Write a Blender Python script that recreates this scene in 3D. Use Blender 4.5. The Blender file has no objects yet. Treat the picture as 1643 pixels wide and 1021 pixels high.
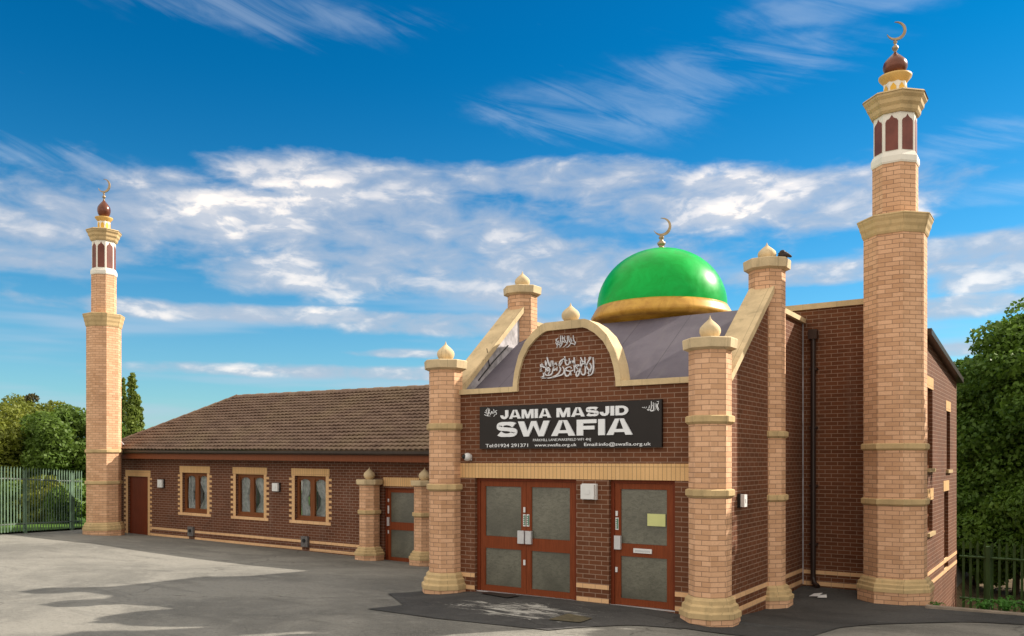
import bpy, math, random
import numpy as np
from mathutils import Vector, Matrix
R = math.radians
scene = bpy.context.scene
COL = scene.collection

# ------------------------------------------------------------------ camera
cam = bpy.data.cameras.new('camera'); camo = bpy.data.objects.new('camera', cam); COL.objects.link(camo)
camo.location = (0, 0, 2.21); camo.rotation_euler = (R(90), 0, math.atan(906/1360))
cam.sensor_width = 36; cam.lens = 36*1360/1643; cam.shift_y = 227.5/1643
cam.clip_start = .1; cam.clip_end = 2000
scene.camera = camo
scene.view_settings.view_transform = 'Standard'; scene.view_settings.look = 'None'
scene.view_settings.exposure = 0.75; scene.view_settings.gamma = 1

# ------------------------------------------------------------------ sun
SUNV = Vector((.90, 1.20, 1.0)).normalized()
sl = bpy.data.lights.new('sun', 'SUN'); sl.energy = 4.6; sl.angle = R(.5); sl.color = (1, .90, .76)
so = bpy.data.objects.new('sun', sl); COL.objects.link(so)
so.rotation_euler = SUNV.to_track_quat('Z', 'Y').to_euler()

# ------------------------------------------------------------------ node helpers
class N:
    def __init__(s, nt): s.nt = nt
    def new(s, t, **k):
        n = s.nt.nodes.new(t)
        for a, b in k.items(): setattr(n, a, b)
        return n
    def link(s, a, b): s.nt.links.new(a, b)
    def put(s, sock, v):
        if isinstance(v, bpy.types.NodeSocket): s.link(v, sock)
        else:
            if isinstance(v, (tuple, list)) and len(v) == 3 and sock.type == 'RGBA': v = (*v, 1)
            sock.default_value = v
    def m(s, op, a, b=0., c=0., clamp=False):
        n = s.new('ShaderNodeMath', operation=op, use_clamp=clamp)
        s.put(n.inputs[0], a); s.put(n.inputs[1], b); s.put(n.inputs[2], c)
        return n.outputs[0]
    def mix(s, f, a, b, bt='MIX'):
        n = s.new('ShaderNodeMix', data_type='RGBA', blend_type=bt)
        s.put(n.inputs[0], f); s.put(n.inputs[6], a); s.put(n.inputs[7], b)
        return n.outputs[2]
    def sm(s, v, lo, hi, a=0., b=1.):
        n = s.new('ShaderNodeMapRange', interpolation_type='SMOOTHSTEP')
        s.put(n.inputs[0], v); s.put(n.inputs[1], lo); s.put(n.inputs[2], hi); s.put(n.inputs[3], a); s.put(n.inputs[4], b)
        return n.outputs[0]
    def noise(s, vec, scale, detail=4, rough=.5, dist=0.):
        n = s.new('ShaderNodeTexNoise')
        if vec is not None: s.link(vec, n.inputs['Vector'])
        s.put(n.inputs['Scale'], scale); s.put(n.inputs['Detail'], detail); s.put(n.inputs['Roughness'], rough); s.put(n.inputs['Distortion'], dist)
        return n.outputs[0]
    def comb(s, x, y, z=0.):
        n = s.new('ShaderNodeCombineXYZ'); s.put(n.inputs[0], x); s.put(n.inputs[1], y); s.put(n.inputs[2], z)
        return n.outputs[0]

# ------------------------------------------------------------------ world: Nishita sky with clouds placed by direction
w = bpy.data.worlds.new('World'); scene.world = w; w.use_nodes = True
w.node_tree.nodes.clear(); n = N(w.node_tree)
sky = n.new('ShaderNodeTexSky', sky_type='NISHITA', sun_disc=False, sun_elevation=math.asin(SUNV.z),
            sun_rotation=math.atan2(SUNV.x, SUNV.y), altitude=50, air_density=1.0, dust_density=.3, ozone_density=3.0)
tc = n.new('ShaderNodeTexCoord'); sp = n.new('ShaderNodeSeparateXYZ'); n.link(tc.outputs['Generated'], sp.inputs[0])
X, Y, Z = sp.outputs
az = n.m('ARCTAN2', X, Y)                       # 0 = +Y, clockwise positive
hl = n.m('SQRT', n.m('ADD', n.m('MULTIPLY', X, X), n.m('MULTIPLY', Y, Y)))
te = n.m('DIVIDE', Z, n.m('MAXIMUM', hl, .02))  # tangent of elevation
A0 = -math.atan(906/1360)
def pa(u): return A0 + math.atan((u-821.5)/1360)
def pe(u, v): return (738-v)/math.sqrt(1360**2+(u-821.5)**2)
warp = n.noise(n.comb(n.m('MULTIPLY', az, 9.), n.m('MULTIPLY', te, 22.), 3.), 1., 5, .6)
wv = n.m('MULTIPLY', n.m('SUBTRACT', warp, .5), 1.)
def blob(u, v, wu, wv_, wob=.9):
    a0, e0 = pa(u), pe(u, v); wa, we = wu/1360, wv_/1360
    dx = n.m('DIVIDE', n.m('SUBTRACT', az, a0), wa); dy = n.m('DIVIDE', n.m('SUBTRACT', te, e0), we)
    d = n.m('SQRT', n.m('ADD', n.m('MULTIPLY', dx, dx), n.m('MULTIPLY', dy, dy)))
    d = n.m('ADD', d, n.m('MULTIPLY', wv, wob))
    return n.sm(d, .4, 1.4, 1., 0.)
def dens(off):
    t2 = n.m('ADD', te, off)
    p = n.comb(n.m('MULTIPLY', az, 17.), n.m('MULTIPLY', t2, 38.), 0.)
    big = n.noise(p, .30, 4, .5, .6)
    fine = n.noise(p, 1.15, 6, .56, .35)
    return n.m('ADD', n.m('MULTIPLY', big, .48), n.m('MULTIPLY', fine, .52)), big, fine
(D0, B0, F0), (D1, B1, F1) = dens(0.), dens(.011)
# coverage of the mid-height cloud field
cov = None
for b in [(300, 345, 340, 75), (640, 370, 330, 95), (860, 435, 360, 70), (500, 440, 200, 45), (700, 600, 500, 14), (60, 380, 150, 70), (1180, 320, 330, 60), (1330, 335, 170, 45),
          (1600, 430, 160, 45), (560, 290, 260, 45), (880, 290, 260, 40), (560, 430, 200, 50), (1560, 400, 200, 30), (420, 505, 420, 18), (1300, 440, 160, 20), (640, 567, 90, 10), (700, 520, 260, 22), (1560, 490, 120, 22), (1560, 560, 150, 12)]:
    k = blob(*b); cov = k if cov is None else n.m('MAXIMUM', cov, k)
daz = n.m('ABSOLUTE', n.m('WRAP', n.m('SUBTRACT', az, A0), math.pi, -math.pi))
belt = n.m('MULTIPLY', n.sm(te, .1, .2), n.sm(te, .42, .3))
cov = n.m('MAXIMUM', cov, n.m('MULTIPLY', n.m('MULTIPLY', n.sm(daz, .62, .8), belt), .7))
# bright unseen cloud added overhead and behind the camera to lift the facade's shade
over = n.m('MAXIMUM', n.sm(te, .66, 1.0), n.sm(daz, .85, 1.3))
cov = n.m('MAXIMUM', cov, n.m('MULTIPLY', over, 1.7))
cv = n.m('ADD', cov, n.m('MULTIPLY', n.m('SUBTRACT', D0, .5), 2.4))
body = n.m('MULTIPLY', n.sm(cv, .30, 1.15), .80)                     # soft translucent grey-blue mass
puff = n.sm(n.m('ADD', n.m('ADD', D0, n.m('MULTIPLY', n.m('SUBTRACT', B0, .5), .55)), n.m('MULTIPLY', cov, .16)), .60, .90)    # bright cauliflower heads
puff = n.m('MULTIPLY', puff, n.sm(cov, .05, .45))
lit = n.sm(n.m('SUBTRACT', D0, D1), -.03, .05)                      # tops catch the sun
puffa = n.m('MULTIPLY', puff, n.m('ADD', n.m('MULTIPLY', lit, .62), .38))
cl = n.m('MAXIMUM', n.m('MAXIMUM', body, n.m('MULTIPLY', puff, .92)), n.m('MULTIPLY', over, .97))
sun_side = n.mix(puffa, (.50, .575, .70), (1.25, 1.14, 1.04))
shade = n.sm(n.m('SUBTRACT', D1, D0), -.05, .05)
# thin cirrus streaks, high up
rot = n.comb(n.m('ADD', n.m('MULTIPLY', az, 8.), n.m('MULTIPLY', te, 6.)), n.m('ADD', n.m('MULTIPLY', te, 34.), n.m('MULTIPLY', az, 12.)), 7.)
ci = n.noise(rot, .75, 7, .6, 1.1)
cc = None
for b in [(1190, 105, 200, 55), (400, 15, 260, 42), (960, 180, 220, 60), (1370, 5, 240, 30), (100, 255, 220, 25), (1540, 225, 120, 30), (1550, 320, 170, 20)]:
    k = blob(*b, 1.3); cc = k if cc is None else n.m('MAXIMUM', cc, k)
cirr = n.m('MULTIPLY', n.sm(n.m('ADD', ci, n.m('MULTIPLY', cc, .16)), .50, .85), cc)
# low haze veil close to the horizon
veil = n.m('MULTIPLY', n.sm(te, .26, .0), .30)
soft = n.m('MULTIPLY', n.sm(n.noise(n.comb(n.m('MULTIPLY', az, 3.), n.m('MULTIPLY', te, 30.), 1.), 1., 3), .45, .7), n.m('MULTIPLY', n.sm(te, .34, .12), .55))
tint = n.new('ShaderNodeHueSaturation'); n.put(tint.inputs['Hue'], .497); n.put(tint.inputs['Saturation'], 1.32); n.put(tint.inputs['Value'], 1.0)
n.link(sky.outputs[0], tint.inputs['Color'])
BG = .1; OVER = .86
def lum(c, k): return tuple(x*k/BG for x in c)
base = n.mix(1., tint.outputs[0], n.mix(n.sm(te, .05, .5), (.50, .80, .82), (.01, .60, .71)), 'MULTIPLY')
base = n.mix(veil, base, lum((.28, .42, .62), .62))
base = n.mix(soft, base, lum((.50, .60, .74), .62))
base = n.mix(n.m('MULTIPLY', cirr, .25), base, lum((.66, .76, .88), .62))
cloudc = n.mix(1., sun_side, lum((1, 1, 1), .58), 'MULTIPLY')
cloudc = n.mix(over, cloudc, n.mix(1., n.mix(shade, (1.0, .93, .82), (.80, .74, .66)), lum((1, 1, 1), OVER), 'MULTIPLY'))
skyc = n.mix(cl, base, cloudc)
# below the horizon: plain dull ground colour
skyc = n.mix(n.sm(Z, -.02, .0), lum((.12, .12, .11), .6), skyc)
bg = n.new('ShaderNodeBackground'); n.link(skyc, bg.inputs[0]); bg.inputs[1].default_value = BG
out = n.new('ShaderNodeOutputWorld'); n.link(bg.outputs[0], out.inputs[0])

# ------------------------------------------------------------------ materials
MATS = {}
def newmat(name):
    m = bpy.data.materials.new(name); m.use_nodes = True; m.node_tree.nodes.clear()
    k = N(m.node_tree); b = k.new('ShaderNodeBsdfPrincipled'); o = k.new('ShaderNodeOutputMaterial')
    k.link(b.outputs[0], o.inputs[0]); MATS[name] = m
    return m, k, b
def bump(k, b, h, s=.3, d=.01):
    n_ = k.new('ShaderNodeBump'); k.put(n_.inputs['Strength'], s); k.put(n_.inputs['Distance'], d)
    k.link(h, n_.inputs['Height']); k.link(n_.outputs[0], b.inputs['Normal'])
def objc(k): return k.new('ShaderNodeTexCoord').outputs['Object']
def plain(name, col, rough=.6, var=.12, scale=3., spec=.4, metal=0., bs=0., bscale=60.):
    m, k, b = newmat(name); p = k.new('ShaderNodeNewGeometry').outputs['Position']
    f = k.noise(p, scale, 6, .6)
    c1 = tuple(c*(1-var) for c in col); c2 = tuple(min(1, c*(1+var)) for c in col)
    k.link(k.mix(k.sm(f, .3, .7), c1, c2), b.inputs['Base Color'])
    k.put(b.inputs['Roughness'], rough); k.put(b.inputs['Specular IOR Level'], spec); k.put(b.inputs['Metallic'], metal)
    if bs: bump(k, b, k.noise(p, bscale, 4, .6), bs, .01)
    return m
def brick(name, c1, c2, mortar, bw=.225, rh=.075, ms=.0065, soldier=False, var=.5, dirt=0., off=.5):
    m, k, b = newmat(name)
    uv = k.new('ShaderNodeUVMap'); uv.uv_map = 'UVMap'; v = uv.outputs[0]
    if soldier:
        s_ = k.new('ShaderNodeSeparateXYZ'); k.link(v, s_.inputs[0]); v = k.comb(s_.outputs[1], s_.outputs[0], 0.)
    t = k.new('ShaderNodeTexBrick', offset=off, offset_frequency=2, squash=1.)
    k.link(v, t.inputs['Vector'])
    for a, x in (('Scale', 1.), ('Mortar Size', ms), ('Mortar Smooth', .25), ('Bias', 0.), ('Brick Width', bw), ('Row Height', rh)): k.put(t.inputs[a], x)
    k.put(t.inputs['Color1'], (0, 0, 0)); k.put(t.inputs['Color2'], (1, 1, 1)); k.put(t.inputs['Mortar'], (.5, .5, .5))
    pos = k.new('ShaderNodeNewGeometry').outputs['Position']
    big = k.noise(pos, .9, 5, .6); fine = k.noise(pos, 38., 4, .65)
    body = k.mix(k.m('ADD', k.m('MULTIPLY', t.outputs['Color'], var), (1-var)/2), c1, c2)
    body = k.mix(k.sm(fine, .3, .75), body, tuple(x*.72 for x in c1))if False else k.mix(k.m('MULTIPLY', k.sm(fine, .45, .8), .35), body, tuple(x*.6 for x in c1))
    body = k.mix(k.m('MULTIPLY', k.sm(big, .35, .7), .22), body, tuple(min(1, x*1.35) for x in c2))
    if dirt:
        s2 = k.new('ShaderNodeSeparateXYZ'); k.link(pos, s2.inputs[0])
        st = k.noise(k.comb(k.m('MULTIPLY', s2.outputs[0], 5.), k.m('MULTIPLY', s2.outputs[1], 5.), k.m('MULTIPLY', s2.outputs[2], .6)), 1., 4, .6)
        body = k.mix(k.m('MULTIPLY', k.sm(st, .55, .8), dirt), body, (.30, .22, .18))
    mo = k.mix(k.sm(big, .35, .65), tuple(x*.8 for x in mortar), mortar)
    k.link(k.mix(t.outputs['Fac'], body, mo), b.inputs['Base Color'])
    k.put(b.inputs['Roughness'], .85); k.put(b.inputs['Specular IOR Level'], .25)
    h = k.m('ADD', k.m('MULTIPLY', t.outputs['Fac'], -1.), k.m('MULTIPLY', fine, .35))
    bump(k, b, h, .5, .006)
    return m
RED = brick('red_brick', (.090, .031, .014), (.175, .064, .029), (.32, .205, .145), dirt=.15)
REDW = brick('red_brick_hall', (.084, .031, .016), (.160, .059, .030), (.31, .21, .16), dirt=.2)
BUFF = brick('buff_brick', (.50, .275, .15), (.76, .465, .29), (.36, .21, .135), ms=.0055, var=.8, dirt=.22)
SOLD = brick('buff_soldier_brick', (.64, .39, .17), (.74, .47, .23), (.33, .20, .11), bw=.30, rh=.072, ms=.004, soldier=True, off=0.)
HEAD = brick('buff_band_brick', (.66, .39, .20), (.78, .49, .27), (.42, .27, .18), ms=.004, rh=.3, bw=.225)
def stone(name, c, joint=.6, var=.16):
    m, k, b = newmat(name); pos = k.new('ShaderNodeNewGeometry').outputs['Position']
    uv = k.new('ShaderNodeUVMap'); uv.uv_map = 'UVMap'
    s_ = k.new('ShaderNodeSeparateXYZ'); k.link(uv.outputs[0], s_.inputs[0])
    fr = k.m('FRACT', k.m('DIVIDE', s_.outputs[0], joint)); j = k.m('LESS_THAN', fr, .012)
    f = k.noise(pos, 2.2, 7, .65); g = k.noise(pos, 45., 3, .6)
    c_ = k.mix(k.sm(f, .3, .7), tuple(x*(1-var) for x in c), tuple(min(1, x*(1+var)) for x in c))
    c_ = k.mix(k.m('MULTIPLY', k.sm(g, .5, .8), .25), c_, tuple(x*.6 for x in c))
    s3 = k.new('ShaderNodeSeparateXYZ'); k.link(pos, s3.inputs[0])
    st = k.noise(k.comb(k.m('MULTIPLY', s3.outputs[0], 7.), k.m('MULTIPLY', s3.outputs[1], 7.), k.m('MULTIPLY', s3.outputs[2], 1.2)), 1., 6, .7)
    c_ = k.mix(k.m('MULTIPLY', k.sm(st, .52, .75), .42), c_, (.16, .135, .075))
    c_ = k.mix(k.m('MULTIPLY', j, .6), c_, tuple(x*.35 for x in c))
    k.link(c_, b.inputs['Base Color']); k.put(b.inputs['Roughness'], .8); k.put(b.inputs['Specular IOR Level'], .3)
    bump(k, b, g, .25, .004)
    return m
STONE = stone('cast_stone', (.60, .47, .29)); STONED = stone('cast_stone_ochre', (.53, .385, .20)); COPE = stone('coping_stone', (.60, .46, .27), .62)
WOOD = None
def wood(name, c):
    m, k, b = newmat(name); pos = k.new('ShaderNodeNewGeometry').outputs['Position']
    s_ = k.new('ShaderNodeSeparateXYZ'); k.link(pos, s_.inputs[0])
    g = k.noise(k.comb(k.m('MULTIPLY', s_.outputs[0], 60.), k.m('MULTIPLY', s_.outputs[1], 60.), k.m('MULTIPLY', s_.outputs[2], 3.)), 1., 5, .6)
    k.link(k.mix(k.sm(g, .3, .7), tuple(x*.8 for x in c), tuple(x*1.15 for x in c)), b.inputs['Base Color'])
    k.put(b.inputs['Roughness'], .55); k.put(b.inputs['Specular IOR Level'], .15)
    return m
WOOD = wood('stained_timber', (.205, .048, .016)); WOODD = wood('dark_stained_timber', (.17, .034, .012)); WFR = wood('window_timber', (.20, .068, .024))
def obscure():
    m, k, b = newmat('patterned_glass'); pos = k.new('ShaderNodeNewGeometry').outputs['Position']
    f = k.noise(pos, 1.1, 3, .5, .2); mp = k.new('ShaderNodeMapping'); k.link(pos, mp.inputs[0]); mp.inputs['Scale'].default_value = (1., 1., 2.2); g = k.noise(mp.outputs[0], 13., 6, .72, .8)
    vv = k.new('ShaderNodeTexVoronoi'); k.link(pos, vv.inputs['Vector']); k.put(vv.inputs['Scale'], 75.)
    c_ = k.mix(k.sm(f, .3, .72), (.080, .078, .060), (.180, .175, .135))
    c_ = k.mix(k.m('MULTIPLY', k.sm(g, .38, .68), .65), c_, (.062, .062, .046))
    k.link(c_, b.inputs['Base Color']); k.put(b.inputs['Roughness'], .28); k.put(b.inputs['Specular IOR Level'], .6)
    bump(k, b, k.m('ADD', g, vv.outputs[0]), .35, .004)
    return m
OBS = obscure()
def clearglass():
    m, k, b = newmat('clear_glass'); k.nt.nodes.remove(b)
    o = [x for x in k.nt.nodes if x.type == 'OUTPUT_MATERIAL'][0]
    tr = k.new('ShaderNodeBsdfTransparent'); tr.inputs[0].default_value = (.97, .98, .98, 1)
    gl = k.new('ShaderNodeBsdfGlossy'); gl.inputs['Roughness'].default_value = .02
    fr = k.new('ShaderNodeFresnel'); fr.inputs[0].default_value = 1.6
    mx = k.new('ShaderNodeMixShader'); bk = k.new('ShaderNodeNewGeometry').outputs['Backfacing']; k.link(k.m('MULTIPLY', k.m('ADD', fr.outputs[0], .03, clamp=True), k.m('SUBTRACT', 1., bk)), mx.inputs[0]); k.link(tr.outputs[0], mx.inputs[1]); k.link(gl.outputs[0], mx.inputs[2])
    k.link(mx.outputs[0], o.inputs[0])
    return m
GLASS = clearglass()
WHITE = plain('white_plastic', (.72, .72, .72), .4, .05); CURT = plain('net_curtain', (.36, .37, .37), .9, .25, 9.)
SIGNB = plain('sign_face', (.016, .012, .011), .38, .15, 1.5, .28); LETT = plain('white_lettering', (.80, .82, .86), .35, .04)
LETT2 = plain('silver_lettering', (.68, .68, .72), .3, .05)
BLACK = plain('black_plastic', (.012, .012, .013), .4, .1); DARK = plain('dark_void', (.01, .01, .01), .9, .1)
PIPE = plain('brown_pipe', (.030, .017, .014), .35, .15); STEEL = plain('brushed_steel', (.60, .60, .62), .38, .06, 8., .5, .35)
GUT = plain('brown_gutter', (.040, .026, .020), .4, .15); FASC = wood('fascia_timber', (.20, .062, .026))
GREEN = None
def domem():
    m, k, b = newmat('green_dome_gelcoat'); pos = k.new('ShaderNodeNewGeometry').outputs['Position']
    f = k.noise(pos, 2.3, 6, .7, .6)
    k.link(k.mix(k.sm(f, .3, .72), (.0, .32, .036), (.001, .46, .070)), b.inputs['Base Color'])
    k.link(k.sm(f, .3, .8, .28, .45), b.inputs['Roughness']); k.put(b.inputs['Specular IOR Level'], .14)
    k.put(b.inputs['Coat Weight'], .07); k.put(b.inputs['Coat Roughness'], .12)
    return m
GREEN = domem()
def goldm():
    m, k, b = newmat('gold_paint'); pos = k.new('ShaderNodeNewGeometry').outputs['Position']
    f = k.noise(pos, 3., 6, .7, .8)
    k.link(k.mix(k.sm(f, .35, .65), (.42, .205, .022), (.60, .34, .05)), b.inputs['Base Color'])
    k.put(b.inputs['Roughness'], .38); k.put(b.inputs['Metallic'], .15)
    return m
GOLD = goldm(); YEL = plain('yellow_paint', (.72, .42, .05), .5, .1); LWHITE = plain('white_paint', (.78, .74, .66), .55, .05, 2.)
MAROON = plain('maroon_panel', (.16, .045, .032), .55, .25, 3.); COPPER = plain('copper_onion', (.14, .042, .022), .28, .25, 6., .6, .35)
SILV = plain('aged_brass', (.34, .25, .15), .35, .2, 8., .5, .6)
def feltm():
    m, k, b = newmat('roof_felt'); pos = k.new('ShaderNodeNewGeometry').outputs['Position']
    s_ = k.new('ShaderNodeSeparateXYZ'); k.link(pos, s_.inputs[0])
    j = k.m('LESS_THAN', k.m('FRACT', k.m('DIVIDE', s_.outputs[0], .98)), .018)
    f = k.noise(pos, 1.4, 6, .65, .4); st = k.noise(k.comb(k.m('MULTIPLY', s_.outputs[0], 6.), k.m('MULTIPLY', s_.outputs[1], .9), 0.), 1., 5, .65); g = k.noise(pos, 80., 3, .7)
    c_ = k.mix(k.sm(f, .3, .7), (.112, .098, .128), (.150, .132, .165))
    c_ = k.mix(k.m('MULTIPLY', k.sm(st, .5, .75), .4), c_, (.20, .18, .19)); c_ = k.mix(k.m('MULTIPLY', j, .55), c_, (.05, .045, .055)); c_ = k.mix(k.m('MULTIPLY', k.sm(g, .5, .7), .25), c_, (.07, .06, .075))
    k.link(c_, b.inputs['Base Color']); k.put(b.inputs['Roughness'], .85); bump(k, b, g, .3, .006); return m
FELT = feltm(); LEAD = plain('lead_flashing', (.42, .40, .43), .55, .35, 5., .4)
PAPER = plain('yellow_paper', (.60, .62, .27), .8, .06); SGREEN = plain('green_sticker', (.02, .16, .08), .5, .1)
GALV = plain('galvanised_steel', (.11, .175, .12), .6, .35, 3., .2, .1); GALVD = plain('green_painted_steel', (.040, .095, .026), .6, .25, 4.)
def tilem():
    m, k, b = newmat('roof_tile'); pos = k.new('ShaderNodeNewGeometry').outputs['Position']
    s_ = k.new('ShaderNodeSeparateXYZ'); k.link(pos, s_.inputs[0])
    cell = k.new('ShaderNodeTexWhiteNoise', noise_dimensions='2D')
    k.link(k.comb(k.m('FLOOR', k.m('DIVIDE', s_.outputs[0], .30)), k.m('FLOOR', k.m('DIVIDE', s_.outputs[2], .0947))), cell.inputs['Vector'])
    f = k.noise(pos, .7, 5, .6); g = k.noise(pos, 22., 4, .7)
    c_ = k.mix(cell.outputs['Value'], (.160, .100, .072), (.225, .147, .106))
    c_ = k.mix(k.m('MULTIPLY', k.sm(f, .4, .7), .45), c_, (.25, .185, .105))
    c_ = k.mix(k.m('MULTIPLY', k.sm(g, .5, .8), .35), c_, (.08, .055, .045))
    k.link(c_, b.inputs['Base Color']); k.put(b.inputs['Roughness'], .8)
    bump(k, b, g, .3, .01)
    return m
TILE = tilem()
def asphalt(name, c, c2, stain=0.):
    m, k, b = newmat(name); pos = k.new('ShaderNodeNewGeometry').outputs['Position']
    f = k.noise(pos, .35, 6, .6, .5); g = k.noise(pos, 3.2, 6, .7); h = k.noise(pos, 70., 3, .8); st = k.noise(k.comb(0., 0., 0.), 1.)
    mp = k.new('ShaderNodeMapping'); k.link(pos, mp.inputs[0]); mp.inputs['Scale'].default_value = (.5, 1.6, 1.); mp.inputs['Rotation'].default_value = (0, 0, .5)
    s1 = k.noise(mp.outputs[0], 1.1, 7, .68, .6)
    c_ = k.mix(k.sm(f, .38, .6), tuple(x*.92 for x in c), tuple(x*1.06 for x in c2))
    c_ = k.mix(k.m('MULTIPLY', k.sm(s1, .50, .70), .55), c_, tuple(x*.55 for x in c))
    c_ = k.mix(k.m('MULTIPLY', k.sm(g, .5, .72), .5), c_, tuple(min(1, x*1.3) for x in c2))
    c_ = k.mix(k.m('MULTIPLY', k.sm(h, .50, .68), .6), c_, tuple(min(1, x*1.7) for x in c2))
    h2 = k.noise(pos, 16., 5, .75); c_ = k.mix(k.m('MULTIPLY', k.sm(h2, .5, .68), .45), c_, tuple(x*.55 for x in c))
    c_ = k.mix(k.m('MULTIPLY', k.sm(h, .45, .3), .4), c_, tuple(x*.5 for x in c))
    vo = k.new('ShaderNodeTexVoronoi', feature='DISTANCE_TO_EDGE'); k.put(vo.inputs['Scale'], .16)
    wp = k.new('ShaderNodeVectorMath', operation='ADD'); nz_ = k.new('ShaderNodeTexNoise'); k.link(pos, nz_.inputs['Vector']); k.put(nz_.inputs['Scale'], .9); k.put(nz_.inputs['Detail'], 6)
    sc_ = k.new('ShaderNodeVectorMath', operation='SCALE'); k.link(nz_.outputs['Color'], sc_.inputs[0]); k.put(sc_.inputs['Scale'], 1.6)
    k.link(pos, wp.inputs[0]); k.link(sc_.outputs[0], wp.inputs[1]); k.link(wp.outputs[0], vo.inputs['Vector'])
    ck = k.m('MULTIPLY', k.sm(vo.outputs['Distance'], .006, .0015), k.sm(g, .42, .6))
    c_ = k.mix(k.m('MULTIPLY', ck, .6), c_, tuple(x*.35 for x in c))
    if stain:
        mp2 = k.new('ShaderNodeMapping'); k.link(pos, mp2.inputs[0]); mp2.inputs['Scale'].default_value = (.8, 2.6, 1.); mp2.inputs['Rotation'].default_value = (0, 0, -.35)
        s2 = k.noise(mp2.outputs[0], 1.5, 9, .78, 1.2)
        # one splash in front of the doors
        s_ = k.new('ShaderNodeSeparateXYZ'); k.link(pos, s_.inputs[0])
        dx = k.m('DIVIDE', k.m('SUBTRACT', s_.outputs[0], -6.9), 1.7); dy = k.m('DIVIDE', k.m('SUBTRACT', s_.outputs[1], 10.75), .95)
        d = k.m('SQRT', k.m('ADD', k.m('MULTIPLY', dx, dx), k.m('MULTIPLY', dy, dy)))
        msk = k.sm(d, 1.2, .2)
        v = k.sm(k.m('ADD', s2, k.m('MULTIPLY', msk, .17)), .63, .72)
        c_ = k.mix(k.m('MULTIPLY', v, stain), c_, (.55, .54, .50))
    k.link(c_, b.inputs['Base Color']); k.put(b.inputs['Roughness'], .9); k.put(b.inputs['Specular IOR Level'], .2)
    bump(k, b, k.m('ADD', h, k.m('MULTIPLY', g, .6)), .5, .012)
    return m
ASPH = asphalt('worn_asphalt', (.150, .147, .135), (.212, .205, .185)); TARM = asphalt('new_tarmac', (.050, .051, .052), (.078, .077, .076), .8)
SOIL = plain('soil_and_litter', (.12, .085, .05), .95, .4, 6., .1, bs=.5, bscale=30.)
CONC = plain('pale_concrete', (.27, .225, .18), .9, .2, 5., .2, bs=.3)
def leafm(name, c1, c2, tr=.35):
    m, k, b = newmat(name); o = [x for x in k.nt.nodes if x.type == 'OUTPUT_MATERIAL'][0]
    geo = k.new('ShaderNodeNewGeometry'); f = k.noise(geo.outputs['Position'], .8, 4, .6)
    at = k.new('ShaderNodeAttribute', attribute_name='rnd')
    c_ = k.mix(k.m('MULTIPLY', k.m('ADD', k.sm(f, .3, .7), at.outputs['Fac']), .5), c1, c2)
    k.link(c_, b.inputs['Base Color']); k.put(b.inputs['Roughness'], .55); k.put(b.inputs['Specular IOR Level'], .3)
    t_ = k.new('ShaderNodeBsdfTranslucent'); k.link(k.mix(.5, c_, c2), t_.inputs[0])
    mx = k.new('ShaderNodeMixShader'); mx.inputs[0].default_value = tr
    k.link(b.outputs[0], mx.inputs[1]); k.link(t_.outputs[0], mx.inputs[2]); k.link(mx.outputs[0], o.inputs[0])
    return m
LEAF1 = leafm('leaf_mid_green', (.065, .105, .010), (.23, .25, .032)); LEAF2 = leafm('leaf_deep_green', (.030, .085, .008), (.15, .25, .030))
LEAF3 = leafm('leaf_fresh_green', (.050, .110, .012), (.15, .23, .035)); LEAF4 = leafm('leaf_poplar', (.085, .13, .02), (.22, .28, .05))
LEAF5 = leafm('leaf_fern', (.05, .16, .02), (.12, .32, .06)); BARK = plain('bark', (.075, .055, .038), .9, .3, 8., .1, bs=.6, bscale=25.)

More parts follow.
